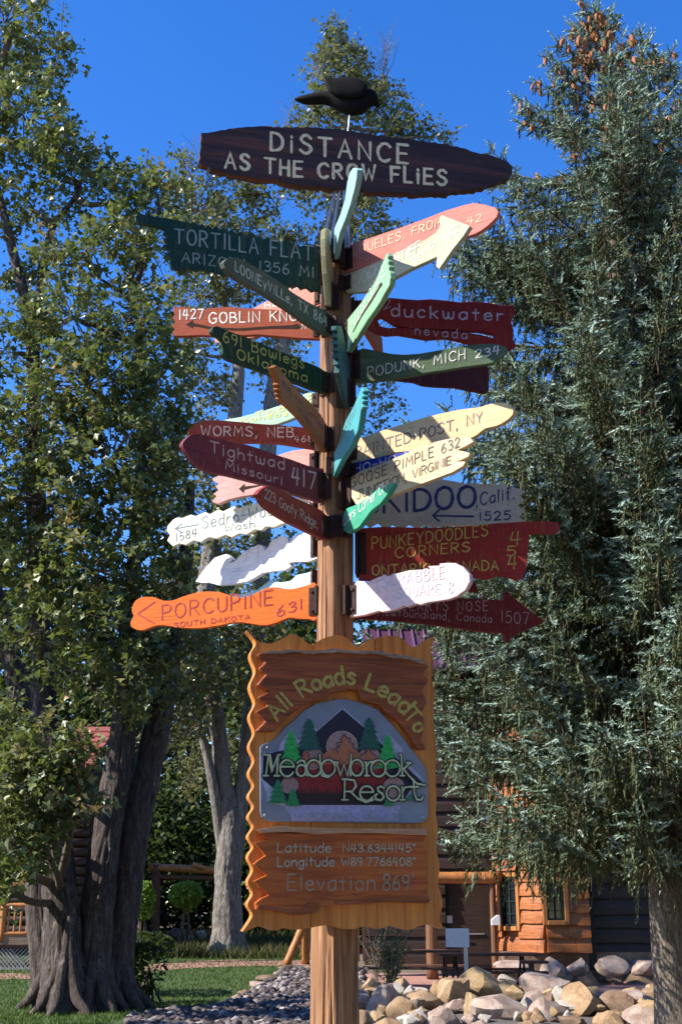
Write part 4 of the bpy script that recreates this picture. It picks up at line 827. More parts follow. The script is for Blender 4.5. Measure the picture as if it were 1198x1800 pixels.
# single-stroke hand lettering: width | strokes ('~' smooth), grid cap height 10
GL = {
'A': '7|0,0 3.5,10 7,0|1.4,3.6 5.6,3.6', 'B': '6|0,0 0,10|~0,10 3.6,9.9 5.2,7.8 3.8,5.7 0,5.3|~0,5.3 4.6,5 6,2.6 4.6,.3 0,0', 'C': '6.8|~6.8,8.4 5.2,9.8 2.8,9.8 .6,7.6 0,4.8 1.2,1.3 3.8,0 6.6,1.3',
'D': '6.5|0,0 0,10|~0,10 3.8,9.5 6.3,7 6.4,3.4 4.2,.6 0,0', 'E': '5.6|5.6,10 0,10 0,0 5.6,0|0,5.2 4.8,5.2', 'F': '5.6|5.6,10 0,10 0,0|0,5.2 4.6,5.2',
'G': '7|~6.6,8.6 5,9.9 2.6,9.8 .5,7.5 0,4.6 1.2,1.3 4,0 6.7,1.6|6.8,1 6.8,4.4 4,4.4', 'H': '6|0,0 0,10|6,0 6,10|0,5 6,5', 'I': '1.6|.8,0 .8,10', 'J': '5.5|~4,10 4,3 3.2,.5 1.4,0 0,1.8|2,10 6,10',
'K': '6.2|0,0 0,10|6,10 0,4.4|2,6 6.4,0', 'L': '5|0,10 0,0 5,0', 'M': '8|0,0 1,10 4,3.5 7,10 8,0', 'N': '6.4|0,0 0,10 6.4,0 6.4,10', 'O': '7|~3.5,10 1,8.6 0,5 1,1.4 3.5,0 6,1.4 7,5 6,8.7 3.5,10',
'P': '5.8|0,0 0,10|~0,10 4,9.8 5.8,7.6 4.4,5.2 0,4.6', 'Q': '7|~3.5,10 1,8.6 0,5 1,1.4 3.5,0 6,1.4 7,5 6,8.7 3.5,10|4.4,3 7.2,-.8', 'R': '6.2|0,0 0,10|~0,10 4,9.8 5.6,7.7 4.2,5.4 0,4.8|2.4,5 6.2,0',
'S': '6|~5.8,8.5 4,10 1.6,9.6 .4,7.6 2,5.8 4.8,4.5 6,2.4 4.4,.3 2,0 0,1.5', 'T': '7|0,10 7,10|3.5,10 3.5,0', 'U': '6|~0,10 0,5 .4,1.6 3,0 5.6,1.6 6,5 6,10', 'V': '6.4|0,10 3.2,0 6.4,10', 'W': '8.6|0,10 2.1,0 4.3,7 6.5,0 8.6,10',
'X': '6|0,0 6,10|0,10 6,0', 'Y': '6.4|0,10 3.2,5 6.4,10|3.2,5 3.2,0', 'Z': '6|0,10 6,10 0,0 6,0',
'a': '5|~5,5 3.2,6.2 .9,5.2 0,2.8 1,.4 2.8,.2 5,2.4|5,6.2 5,.2', 'b': '5|0,10 0,0|~0,4.4 2,6.2 4.4,5.2 5,3 4,.6 2,-.1 0,1.6', 'c': '4.6|~4.6,5 2.8,6.2 .7,5 0,2.8 1,.5 3,0 4.6,1.1', 'd': '5|5,10 5,0|~5,4.4 3,6.2 .7,5.2 0,3 1,.5 3,0 5,1.8',
'e': '4.8|~0,3.2 4.6,3.6 4,5.6 2.4,6.2 .6,5 0,3 .8,.7 2.8,0 4.8,1.1', 'f': '4|~4,9 3,10 1.7,9.2 1.6,6 1.6,0|0,6 3.6,6', 'g': '5|~5,5 3.2,6.2 .9,5.2 0,3 1,.6 2.8,.3 5,2.4|~5,6.2 5,0 4.4,-2.4 2.4,-3.2 .2,-2.2',
'h': '4.8|0,10 0,0|~0,4 1.6,5.9 3.6,6 4.8,4.4 4.8,0', 'i': '1.4|.7,6.2 .7,0|.7,8.3 .75,8.8', 'k': '4.6|0,10 0,0|4.4,6.2 0,2.6|1.6,3.8 4.6,0', 'l': '1.4|.7,10 .7,0', 'm': '7.6|0,6 0,0|~0,4 1.4,5.9 3,6 3.8,4.4 3.8,0|~3.8,4 5.2,5.9 6.8,6 7.6,4.4 7.6,0',
'n': '4.8|0,6.1 0,0|~0,4 1.6,5.9 3.6,6 4.8,4.4 4.8,0', 'o': '5|~2.5,6.2 .6,5.2 0,3 .7,.8 2.5,0 4.4,.8 5,3.2 4.4,5.3 2.5,6.2', 'r': '3.6|0,6.2 0,0|~0,3.6 1.4,5.7 3.6,5.9', 's': '4.2|~4,5.3 2.6,6.2 .8,5.7 .4,4.4 2.4,3.3 4,2 3.4,.4 1.8,0 0,.9',
't': '4|2,9 2,0|0,6 4,6', 'u': '4.8|~0,6.2 0,2 1,.2 2.8,0 4.8,2|4.8,6.2 4.8,0', 'v': '4.6|0,6.2 2.3,0 4.6,6.2', 'w': '6.8|~0,6 .4,1.4 1.8,0 3,1.4 3.4,5|~3.4,5 3.8,1.4 5,0 6.4,1.4 6.8,6', 'x': '4.4|0,6 4.4,0|4.4,6 0,0', 'y': '4.6|0,6.2 2.4,.4|4.6,6.2 1.2,-3', 'j': '2|~1.4,6 1.4,-2 0,-3',
'0': '5.6|~2.8,10 .7,8.4 0,5 .7,1.6 2.8,0 4.9,1.6 5.6,5 4.9,8.4 2.8,10', '1': '1.6|.8,10 .8,0', '2': '5.4|~.2,7.8 1.2,9.7 3.2,10 5,8.6 4.8,6.4 2.4,3 0,0|0,0 5.6,.2', '3': '5.2|~.2,9 2.4,10 4.6,9 4.6,6.8 2,5.4|~2,5.4 5,4.6 5.2,2 3.2,.1 .2,1', '4': '5.6|1.6,10 0,4.2 5.6,4.2|4.4,10 3.8,0',
'5': '5.4|5,10 1,10 .6,5.6|~.6,5.6 3,6.4 5.2,4.8 5,1.8 2.8,0 0,.9', '6': '5.2|~4.2,10 1.6,7.6 .2,4 .4,1.4 2.4,0 4.8,1.2 5,3.6 3.4,5.4 .6,4', '7': '5.6|0,10 5.6,10 1.8,0', '8': '5.2|~2.6,5.4 .6,7 .8,9.2 2.6,10 4.5,9.2 4.6,7 2.6,5.4 .2,3.4 .2,1.2 2.6,0 5,1.2 5,3.4 2.6,5.4', '9': '5.2|~4.8,6.4 3,5 .8,5.6 .2,8 1.6,9.8 4,9.8 5,7.8 4.6,3.4 3,0',
',': '1.6|1,.8 .3,-1.8', '.': '1.4|.6,.2 .8,.7', '-': '4|0,4.6 4,4.6', "'": '1.6|1.2,10.5 .5,8.4', '°': '2.6|~1.3,10.4 .2,9.7 .2,8.6 1.3,8 2.4,8.7 2.4,9.8 1.3,10.4', '<': '6|6,9 0,5 6,1', '?': '0|', ' ': '4|'}
def glyph(c):
    g = GL.get(c) or GL.get(c.upper()) or GL[' ']
    a = g.split('|'); wd = float(a[0]); S = []
    for s in a[1:]:
        if not s: continue
        sm_ = s[0] == '~'; p = [tuple(float(q) for q in t.split(',')) for t in s.lstrip('~').split()]
        if sm_: p = [(v.x, v.y) for v in catmull([(x, y, 0) for x, y in p], 4)]
        S.append(p)
    return wd, S
def layout(text, path, h, gap=3.0, slant=0.0, jit=.25, up=None, seed=0):
    "pixel polylines of a hand-lettered line running along a pixel path; letters stretched to fill it"
    r = random.Random(text+str(seed)); P = [Vector((*p, 0)) for p in path]
    seg = [(b-a).length for a, b in zip(P, P[1:])]; tot = sum(seg)
    G = [glyph(c) for c in text]; Wd = sum(g[0] for g in G)+gap*(len(G)-1); sx = tot/Wd; out = []; x = 0
    def along(s):
        s = min(max(s, -tot*.1), tot*1.1); i = 0
        while i < len(seg)-1 and s > seg[i]: s -= seg[i]; i += 1
        d = (P[i+1]-P[i])/seg[i]; return P[i]+d*s, d
    for (wd, S) in G:
        dy = r.uniform(-jit, jit); sc = 1+r.uniform(-.05, .05)*(jit > 0); c0 = x+wd/2
        o, d = along(c0*sx); U_ = Vector((0, -1, 0)) if up is None else Vector((d.y, -d.x, 0))
        for s in S: out.append([tuple((o+d*((q[0]-wd/2)*sx)+U_*((q[1]*sc+dy)*h/10)+d*(q[1]*slant*h/10))[:2]) for q in s])
        x += wd+gap
    return out
RB = random.Random(77)
def ribbon(bm, pts, hw, y):
    "flat painted stroke with rounded ends in the local board plane"
    P = [Vector((p[0], p[1])) for p in pts]; Q = [P[0]]
    for p in P[1:]:
        if (p-Q[-1]).length > 1e-5: Q.append(p)
    if len(Q) < 2: return
    L_, R__ = [], []; n = len(Q)
    for i in range(n):
        if i == 0: t = (Q[1]-Q[0]).normalized(); m = RB.uniform(.75, 1.15)
        elif i == n-1: t = (Q[-1]-Q[-2]).normalized(); m = RB.uniform(.65, 1.05)
        else:
            a, b = (Q[i]-Q[i-1]).normalized(), (Q[i+1]-Q[i]).normalized(); t = (a+b)
            if t.length < .1: t = a
            t.normalize(); m = min(1.6, 1/max(.3, abs(t.dot(b))))*RB.uniform(.84, 1.16)
        N = Vector((-t.y, t.x))*hw*m; L_.append(Q[i]+N); R__.append(Q[i]-N)
    t0 = (Q[0]-Q[1]).normalized()*hw; t1 = (Q[-1]-Q[-2]).normalized()*hw
    def V(p): return bm.verts.new((p.x, y, p.y))
    l = [V(p) for p in L_]; r = [V(p) for p in R__]
    for i in range(n-1):
        try: bm.faces.new((l[i], r[i], r[i+1], l[i+1]))
        except ValueError: pass
    for q, t, a, b in ((Q[0], t0, l[0], r[0]), (Q[-1], t1, l[-1], r[-1])):
        na = Vector((a.co.x, a.co.z))-q; c1 = V(q+na*.7+t*.7); c2 = V(q+t); c3 = V(q-na*.7+t*.7); bm.faces.new((a, c1, c2, c3, b))

class Board:
    "a vertical plank: front plane through P at compass angle psi, viewed face toward the camera side"
    def __init__(s, P, psi, name, label, cat, group=None):
        a = math.radians(psi); d = Vector((math.cos(a), math.sin(a), 0)); s.left = d.x < 0 if abs(d.x) > .02 else False
        if psi < -90 or psi > 90: d = -d
        s.P = P; s.d = d; s.n = Vector((d.y, -d.x, 0)); s.ang = math.atan2(d.y, d.x)
        s.root = empty(name, P, s.ang); tag(s.root, label, cat, group)
    def uv(s, x, y, off=0.0):
        r = ray(x, y); q = s.P+s.n*off-CAM; t = q.dot(s.n)/r.dot(s.n); v = CAM+r*t-s.P; return (v.dot(s.d), v.z)
    def poly(s, name, pts, m, th=.04, off=0.0, holes=(), smooth=0, rough=0.0, bev=.006, raw=False, parent=None, kind=None):
        def prep(pp):
            uvp = pp if raw else [s.uv(*p, off) for p in pp]
            if smooth: uvp = [(v.x, v.y) for v in catmull([(a, b, 0) for a, b in uvp], smooth, True)]
            if rough:
                out = []; rr = random.Random(len(uvp))
                for (a, b), (c, d) in zip(uvp, uvp[1:]+uvp[:1]):
                    L = math.hypot(c-a, d-b); k = max(1, int(L/.03))
                    for i in range(k): out.append((a+(c-a)*i/k+rr.gauss(0, rough), b+(d-b)*i/k+rr.gauss(0, rough)))
                uvp = out
            ar = sum(a*d-c*b for (a, b), (c, d) in zip(uvp, uvp[1:]+uvp[:1]))
            return uvp if ar > 0 else uvp[::-1]
        loops = [prep(pts)]+[prep(h)[::-1] for h in holes]; flat = [p for l in loops for p in l]
        tris = tessellate_polygon([[Vector((a, b, 0)) for a, b in l] for l in loops])
        bm = bmesh.new(); f = [bm.verts.new((a, -off, b)) for a, b in flat]
        for t in tris:
            try: bm.faces.new([f[i] for i in t])
            except ValueError: pass
        if th > 0:
            k = [bm.verts.new((a, -off+th, b)) for a, b in flat]
            for t in tris:
                try: bm.faces.new([k[i] for i in t][::-1])
                except ValueError: pass
            o_ = 0
            for l in loops:
                n = len(l)
                for i in range(n):
                    try: bm.faces.new((f[o_+i], f[o_+(i+1) % n], k[o_+(i+1) % n], k[o_+i]))
                    except ValueError: pass
                o_ += n
        else:
            for fa in bm.faces:
                fa.normal_update()
                if fa.normal.y > 0: fa.normal_flip()
        me = bpy.data.meshes.new(name)
        if th > 0: bmesh.ops.recalc_face_normals(bm, faces=bm.faces)
        bm.to_mesh(me); bm.free()
        o = link(name, me, m, parent or s.root)
        if bev and th > 0: bevel(o, bev, 2, 40)
        return o
    def strokes(s, lines, hw_px, m, off=.002, name='lettering', parent=None, step=.00012):
        bm = bmesh.new()
        for i, l in enumerate(lines):
            p0 = s.uv(*l[0]); p1 = s.uv(l[0][0], l[0][1]+hw_px); hw = abs(p1[1]-p0[1]); ribbon(bm, [s.uv(*p, off) for p in l], hw, -off-i*step)
        for f in bm.faces:
            f.normal_update()
            if f.normal.y > 0: f.normal_flip()
        me = bpy.data.meshes.new(name); bm.to_mesh(me); bm.free(); return link(name, me, m, parent or s.root)
    def text(s, c, txt, p0, p1, h, col, hw=None, path=None, **k):
        pp = [px(c, p) for p in (path or (p0, p1))]; hh = h/CR[c][2]
        return s.strokes(layout(txt, pp, hh, **k), (hw or h*.07)/CR[c][2], ink(col))

def solve(bpx, tpx, psi=None, r0=POST_R):
    ps = math.radians(psi if psi is not None else 0); Y = 8.0
    for _ in range(6):
        P = at(bpx[0], bpx[1], Y); rt = ray(*tpx); T = CAM+rt*((P.z-CAM.z)/rt.z)
        if psi is None: ps = math.atan2(T.y-P.y, T.x-P.x)
        Y = 8.0+r0*math.sin(ps)
    return P, math.degrees(ps)
def sign(label, c, base, tip, outline, col, psi=None, texts=(), groove=None, holes=(), smooth=0, wear=.35, th=.038, bracket=1, m=None, rough=0, name='direction_board'):
    bp, tp = px(c, base), px(c, tip); P, ps = solve(bp, tp, psi)
    B = Board(P, ps, name, label, 'sign', 'painted direction boards on the tall post')
    left = (ps < -90 or ps > 90)
    B.poly('board', [px(c, p) for p in outline], m or painted(col, wear), th, holes=[[px(c, p) for p in h] for h in holes], smooth=smooth, rough=rough)
    for t in texts:
        cc, txt, p0, p1, h, tc = t[:6]; B.text(cc, txt, p0, p1, h, tc, **(t[6] if len(t) > 6 else {}))
    if groove: B.poly('carved_arrow', [px(c, p) for p in groove], M_groove, 0, off=.0015, bev=0)
    if bracket:   # rusty steel flange that joins the board end to the post
        us = [B.uv(*px(c, p))for p in outline]; e = [v for u, v in us if abs(u) < .16] or [0]
        zlo, zhi = max(min(e), -.22), min(max(e), .22); zlo *= .8; zhi *= .8
        s_ = -1 if left else 1; bk = empty('bracket', (0, 0, 0)); bk.parent = B.root
        bm = bmesh.new(); box(bm, (s_*.026, -.005, (zlo+zhi)/2), (.052, .008, zhi-zlo)); box(bm, (s_*.026, th+.005, (zlo+zhi)/2), (.052, .008, zhi-zlo)); box(bm, (-s_*.012, th/2, (zlo+zhi)/2), (.02, th+.10, (zhi-zlo)*1.02)); bevel(bm_obj('flange', bm, M_rust, bk), .003)
        for z in (zlo+.03, zhi-.03):
            bm = bmesh.new(); bmesh.ops.create_cone(bm, segments=6, radius1=.011, radius2=.011, depth=.014, cap_ends=True); bmesh.ops.transform(bm, matrix=Matrix.Translation((s_*.03, -.014, z)) @ Matrix.Rotation(math.pi/2, 4, 'X'), verts=bm.verts); bm_obj('bolt', bm, M_rust, bk)
    return B

# post: rough-hewn log with long drying cracks
sp_ = empty('signpost', AX); tag(sp_, 'tall weathered round wooden post that carries all the direction boards', 'post')
n, seg = 220, 96; zs = np.linspace(-.3, 6.42, n); th_ = np.arange(seg)/seg
TH, ZZ = np.meshgrid(th_, zs); cr1 = np.abs(vnoise(TH*12+vnoise(TH*3, ZZ*.6, 3, 3)*1.2, ZZ*.22, 11, 12)-.5)*2; cr2 = np.abs(vnoise(TH*36, ZZ*.6, 12, 36)-.5)*2
dsp = -.13*np.clip(.16-cr1, 0, 1)/.16-.03*np.clip(.25-cr2, 0, 1)/.25+.035*(vnoise(TH*5, ZZ*.5, 14, 5)-.5)
an_ = (np.arange(seg)/seg*2*math.pi+math.radians(8))[None]+0*zs[:, None];  sq = (np.abs(np.cos(an_))**1.35+np.abs(np.sin(an_))**1.35)**(-1/1.35); dsp = (1+dsp)*sq-1
V, F_ = tube_arr([(0, 0, z) for z in zs], POST_R*.985*np.interp(zs, [0, 2, 3.4, 5, 7.2], [1.10, 1.02, .86, .82, .80]), seg, dsp)
bm = bmesh.new(); vs = [bm.verts.new(v) for v in V]
for f in F_: bm.faces.new([vs[i] for i in f])
bm.faces.new(vs[-seg:]); bm_obj('post_shaft', bm, M_post, sp_, False)
for a, b in (((600, 318), (580, 432)), ((592, 322), (566, 434)), ((604, 320), (607, 436)), ((612, 322), (612, 436))):
    acc = Acc(); A_, B_ = at(*a, 7.83)-AX, at(*b, 7.85)-AX; acc.tube([A_, A_.lerp(B_, .5), B_], [.011]*3, 8); link('brace_rod', acc.mesh('brace_rod'), M_steel, sp_)

W_ = (.78, .76, .72); YL = (.60, .52, .12)
# top board
o1 = [(68, 228), (105, 224), (180, 210), (250, 203), (350, 205), (480, 208), (560, 216), (700, 236), (780, 246), (900, 264), (965, 275), (1030, 295), (1080, 305), (1140, 328), (1160, 345), (1155, 370), (1145, 388), (1110, 398), (1075, 408), (1060, 418), (1000, 428), (940, 430), (935, 438), (870, 438), (800, 442), (795, 436), (740, 436), (640, 432), (635, 424), (560, 422), (500, 418), (495, 412), (420, 412), (340, 396), (335, 388), (260, 388), (215, 378), (160, 370), (155, 360), (100, 355), (90, 340), (60, 328), (62, 300), (65, 260)]
PD = at(594, 300, 7.80); D1 = Board(PD, 14.0, 'title_board', 'long dark charred plank with cream lettering at the post top, under the crow', 'sign')
D1.poly('board', [px(1, p) for p in o1], M_burnt, .07, rough=.004)
D1.text(1, 'DiSTANCE', (312, 288), (790, 333), 62, (.98, .80, .48), 5, gap=4.4, jit=.35); D1.text(1, 'AS THE CROW FLiES', 0, 0, 52, (.98, .80, .48), 5, gap=3.8, path=[(152, 347), (400, 379), (650, 392), (925, 409)], jit=.3)

# crow
crow = empty('wooden_crow', at(612, 222, 7.9)); tag(crow, 'black carved wooden crow on a thin rod above the top board', 'bird figure'); CB = crow.location; Yc = 7.9
def loft(name, top, bot, dw, par, y0=0.0, m=M_black, seg=14):
    tp = sorted(top); bt = sorted(bot); x0 = max(tp[0][0], bt[0][0]); x1 = min(tp[-1][0], bt[-1][0]); xs_ = np.linspace(x0, x1, 26); rings = []
    for x in xs_:
        a = np.interp(x, [p[0] for p in tp], [p[1] for p in tp]); b = np.interp(x, [p[0] for p in bt], [p[1] for p in bt]); a2, b2 = at(*px('K', (x, a)), Yc), at(*px('K', (x, b)), Yc)
        c = (a2+b2)/2; hh = max((a2.z-b2.z)/2, .002); wy = dw*math.sqrt(max(.02, min(1, hh/.09))); rings.append([(c.x-CB.x, y0+math.cos(t)*wy, c.z-CB.z+math.sin(t)*hh) for t in np.arange(seg)/seg*2*math.pi])
    bm = bmesh.new(); R_ = [[bm.verts.new(v) for v in r] for r in rings]
    for i in range(len(R_)-1):
        for j in range(seg): bm.faces.new((R_[i][j], R_[i][(j+1) % seg], R_[i+1][(j+1) % seg], R_[i+1][j]))
    bm.faces.new(R_[0]); bm.faces.new(R_[-1]); return bm_obj(name, bm, m, par, True)
loft('body', [(105, 262), (150, 245), (250, 222), (400, 195), (520, 180), (650, 160), (780, 150), (850, 165), (900, 160), (950, 185), (978, 230), (1003, 335)], [(105, 272), (150, 292), (200, 312), (300, 318), (400, 312), (480, 330), (560, 380), (640, 418), (700, 440), (800, 420), (870, 380), (915, 322), (960, 335), (1003, 350)], .062, crow)
loft('wing', [(408, 88), (500, 104), (600, 97), (700, 88), (780, 110), (850, 160), (872, 210)], [(408, 94), (418, 150), (440, 210), (480, 260), (560, 300), (700, 320), (820, 300), (872, 240)], .022, crow, -.07)
loft('wing', [(293, 158), (420, 165), (600, 150), (700, 150)], [(293, 166), (320, 214), (420, 230), (600, 250), (700, 250)], .018, crow, .06)
acc = Acc(); a, b = at(*px('K', (685, 430)), Yc)-CB, at(*px('K', (665, 640)), Yc)-CB; acc.tube([a, a.lerp(b, .5), b], [.007]*3, 8); link('rod', acc.mesh('rod'), M_steel, crow)

# ---- boards to the left of the post
sign('dark green jagged board with long thin tip, lettered TORTILLA FLAT ARIZONA 1356 MI', 2, (1052, 400), (220, 260),
     [(1055, 290), (1010, 275), (985, 285), (960, 262), (925, 280), (900, 262), (870, 262), (840, 240), (815, 258), (790, 235), (770, 250), (750, 228), (725, 248), (700, 222), (690, 232), (665, 205), (635, 222), (610, 200), (585, 212), (560, 190), (537, 202), (520, 178), (500, 192), (480, 168), (460, 186), (440, 166), (420, 180), (405, 158), (385, 172), (365, 152), (340, 158), (310, 148), (270, 138), (215, 130), (150, 122), (110, 112), (75, 110), (55, 120), (58, 140), (75, 152), (110, 160), (150, 168), (200, 182), (215, 187), (200, 205), (232, 228), (205, 240), (242, 266), (200, 270), (246, 308), (215, 318), (250, 348), (232, 360), (242, 385), (270, 398), (320, 400), (350, 390), (380, 405), (410, 393), (445, 415), (462, 400), (485, 428), (500, 412), (522, 436), (545, 420), (580, 440), (600, 428), (640, 448), (660, 432), (690, 456), (710, 440), (740, 464), (760, 450), (790, 476), (815, 462), (845, 486), (865, 474), (885, 494), (910, 480), (930, 500), (955, 488), (985, 512), (1010, 504), (1030, 520), (1052, 512)],
     (.010, .052, .042), texts=[(2, 'TORTILLA FLAT', (262, 262), (985, 352), 78, (.30, .36, .34), dict(jit=.4, hw=4.2)), (2, 'ARIZONA 1356 MI', (300, 360), (992, 442), 52, (.26, .32, .30), dict(gap=3))], wear=.2)
sign('grey green board lettered LOONEYVILLE TX 864, rising toward its blunt left tip', 2, (1080, 690), (540, 365),
     [(518, 362), (535, 345), (565, 335), (590, 338), (640, 360), (720, 405), (800, 455), (880, 520), (960, 570), (1020, 600), (1070, 630), (1092, 650), (1095, 690), (1080, 750), (1040, 730), (990, 705), (930, 665), (870, 620), (800, 575), (720, 520), (650, 480), (590, 450), (550, 420), (525, 390)],
     (.085, .105, .08), texts=[(2, 'LOONEyViLLe, TX 864', (580, 405), (1062, 702), 50, (.55, .55, .52), dict(slant=0))], wear=.4)
sign('brick red board lettered 1427 GOBLIN KNOB with a carved arrow, left side', 2, (1025, 700), (255, 675),
     [(255, 600), (300, 597), (350, 605), (420, 608), (480, 600), (560, 598), (640, 605), (700, 608), (800, 612), (880, 622), (960, 640), (1028, 645), (1028, 765), (930, 762), (800, 750), (700, 742), (600, 748), (500, 750), (400, 745), (330, 748), (255, 750), (248, 735), (262, 712), (245, 697), (265, 675), (250, 655), (262, 635), (252, 620)],
     (.36, .075, .035), psi=170, texts=[(2, '1427', (285, 664), (410, 657), 48, W_), (2, 'GOBLIN KNOB', (442, 684), (955, 668), 54, W_), (2, 'NV', (930, 712), (978, 712), 25, W_)],
     groove=[(320, 692), (356, 666), (359, 682), (460, 704), (600, 710), (760, 698), (880, 693), (905, 686), (932, 700), (908, 713), (770, 712), (620, 722), (470, 718), (358, 698), (357, 710)])
sign('salmon pink board slanting down behind the GOBLIN KNOB board', 2, (1025, 550), (475, 775),
     [(1028, 535), (1000, 512), (960, 500), (925, 508), (897, 480), (870, 490), (850, 512), (780, 548), (700, 590), (600, 650), (520, 715), (468, 765), (475, 786), (500, 785), (560, 772), (680, 757), (800, 700), (900, 650), (1028, 585)],
     (.55, .20, .15), texts=[(2, 'Ho', (735, 605), (800, 592), 30, (.7, .62, .6)), (2, 'Ke', (868, 510), (925, 500), 22, (.7, .62, .6))])
sign('forest green board with yellow lettering 691 Bowlegs Oklahoma', 4, (985, 440), (340, 160),
     [(310, 130), (320, 115), (345, 112), (380, 130), (420, 145), (470, 162), (520, 180), (600, 212), (680, 248), (760, 280), (840, 315), (920, 345), (960, 370), (995, 398), (1000, 500), (940, 490), (900, 480), (830, 450), (740, 425), (670, 400), (600, 372), (520, 345), (450, 320), (400, 300), (375, 270), (372, 240), (365, 215), (372, 192), (340, 165), (315, 148)],
     (.012, .050, .028), smooth=2, texts=[(4, '691 Bowlegs', (375, 200), (845, 360), 62, (.45, .44, .10), dict(hw=4.4)), (4, 'Oklahoma', (456, 300), (862, 440), 56, (.45, .44, .10), dict(hw=4.4))], wear=.15)
sign('orange tan board tilted steeply with notched edge, dark lettering Hot Coffee Miss', 4, (978, 760), (690, 370),
     [(668, 350), (685, 340), (705, 350), (725, 385), (760, 425), (800, 475), (850, 525), (900, 570), (940, 620), (975, 680), (985, 700), (985, 760), (982, 850), (970, 845), (940, 799), (900, 740), (860, 690), (820, 640), (770, 590), (735, 560), (710, 535), (714, 522), (702, 506), (708, 496), (696, 478), (703, 468), (694, 450), (700, 438), (690, 410), (680, 395)],
     (.38, .13, .035), texts=[(4, '834 Hot Coffee', (722, 462), (958, 718), 36, (.07, .05, .06), dict(gap=2.8)), (4, 'Miss', (812, 610), (890, 694), 34, (.07, .05, .06))], wear=.3)
sign('maroon red board lettered WORMS NEB 468 with rounded left end', 6, (1010, 95), (340, 50),
     [(332, 52), (365, 20), (400, 3), (450, -5), (600, 5), (700, 15), (800, 22), (900, 30), (960, 40), (1012, 60), (1012, 142), (980, 142), (900, 130), (800, 115), (700, 112), (600, 110), (500, 95), (400, 78), (350, 72)],
     (.25, .040, .032), smooth=3, texts=[(6, 'WORMS, NEB', (400, 75), (885, 86), 50, (.62, .50, .46)), (6, '468', (890, 112), (985, 108), 32, (.62, .50, .46))], wear=.3)
sign('pale mint green board with yellow scribbles behind WORMS NEB', 4, (930, 545), (370, 660),
     [(370, 660), (480, 640), (600, 608), (700, 575), (800, 530), (850, 505), (880, 498), (932, 500), (932, 595), (880, 610), (760, 660), (690, 685), (620, 692), (520, 690), (430, 675)],
     (.38, .56, .42), texts=[(4, 'Toad 8', (560, 658), (905, 548), 40, (.68, .66, .14), dict(gap=4)), (4, 'Kansas', (480, 680), (750, 632), 26, (.68, .66, .14))], wear=.2)
sign('plum purple board lettered Tightwad Missouri 417, pointed at the left', 6, (1042, 340), (320, 115),
     [(303, 118), (325, 90), (350, 72), (380, 68), (420, 75), (480, 90), (560, 110), (640, 125), (720, 150), (800, 180), (880, 205), (960, 235), (1020, 250), (1047, 265), (1042, 425), (1000, 415), (920, 395), (850, 370), (780, 345), (700, 325), (620, 305), (540, 285), (480, 275), (420, 255), (370, 220), (335, 180), (312, 145)],
     (.20, .042, .065), smooth=2, texts=[(6, 'Tightwad', (448, 165), (836, 256), 58, (.60, .45, .47)), (6, 'Missouri', (530, 252), (826, 336), 46, (.60, .45, .47)), (6, '417', (878, 330), (1002, 362), 84, (.60, .45, .47))], wear=.3)
sign('pale pink board with zigzag tail and small carved arrow behind Tightwad', 6, (1005, 290), (470, 365),
     [(460, 300), (500, 285), (560, 280), (640, 260), (720, 220), (800, 180), (880, 155), (960, 145), (1008, 130), (1008, 445), (940, 410), (880, 390), (800, 370), (690, 385), (600, 400), (540, 415), (490, 438), (455, 425), (480, 395), (462, 385), (490, 365), (475, 345), (490, 330), (458, 310)],
     (.66, .36, .33), groove=[(598, 357), (628, 330), (628, 344), (742, 333), (700, 344), (628, 362), (622, 380)])
sign('small crimson board lettered 223 Goofy Ridge Il, lowest slanting one left of the post', 6, (1060, 560), (720, 370),
     [(695, 385), (715, 360), (750, 340), (800, 350), (860, 385), (920, 415), (980, 440), (1040, 475), (1074, 520), (1066, 625), (1040, 620), (1000, 600), (940, 570), (860, 530), (800, 495), (740, 450), (715, 410)],
     (.26, .035, .038), texts=[(6, '223 Goofy Ridge, Il', (735, 405), (1045, 588), 52, (.50, .36, .37), dict(gap=1.6))], wear=.3)
sign('cream white scalloped board with arrow, lettered Sedro-Woolley Wash 1584', 6, (1005, 455), (220, 600),
     [(220, 555), (250, 520), (270, 508), (300, 510), (345, 492), (370, 500), (420, 478), (445, 490), (490, 465), (515, 475), (570, 448), (600, 458), (640, 440), (660, 448), (690, 428), (730, 440), (760, 420), (800, 428), (850, 406), (880, 416), (930, 395), (1008, 400), (1008, 492), (960, 502), (900, 520), (860, 545), (840, 536), (780, 560), (740, 555), (720, 575), (680, 572), (640, 598), (600, 592), (560, 613), (530, 600), (480, 620), (440, 612), (400, 638), (360, 630), (320, 653), (285, 645), (250, 660), (220, 630), (235, 600), (220, 580)],
     (.74, .76, .60), texts=[(6, 'Sedro-Woolley', (405, 566), (905, 470), 60, (.10, .14, .18), dict(hw=2.6)), (6, 'Wash.', (525, 585), (700, 556), 38, (.10, .14, .18), dict(hw=2.4)), (6, '1584', (268, 634), (375, 606), 40, (.10, .14, .18), dict(hw=2.4))], wear=.1)
def extra(Bd, c, lines, hw, col, name='painted_arrow'):
    Bd.strokes([[px(c, p) for p in l] for l in lines], hw/CR[c][2], ink(col), name=name)
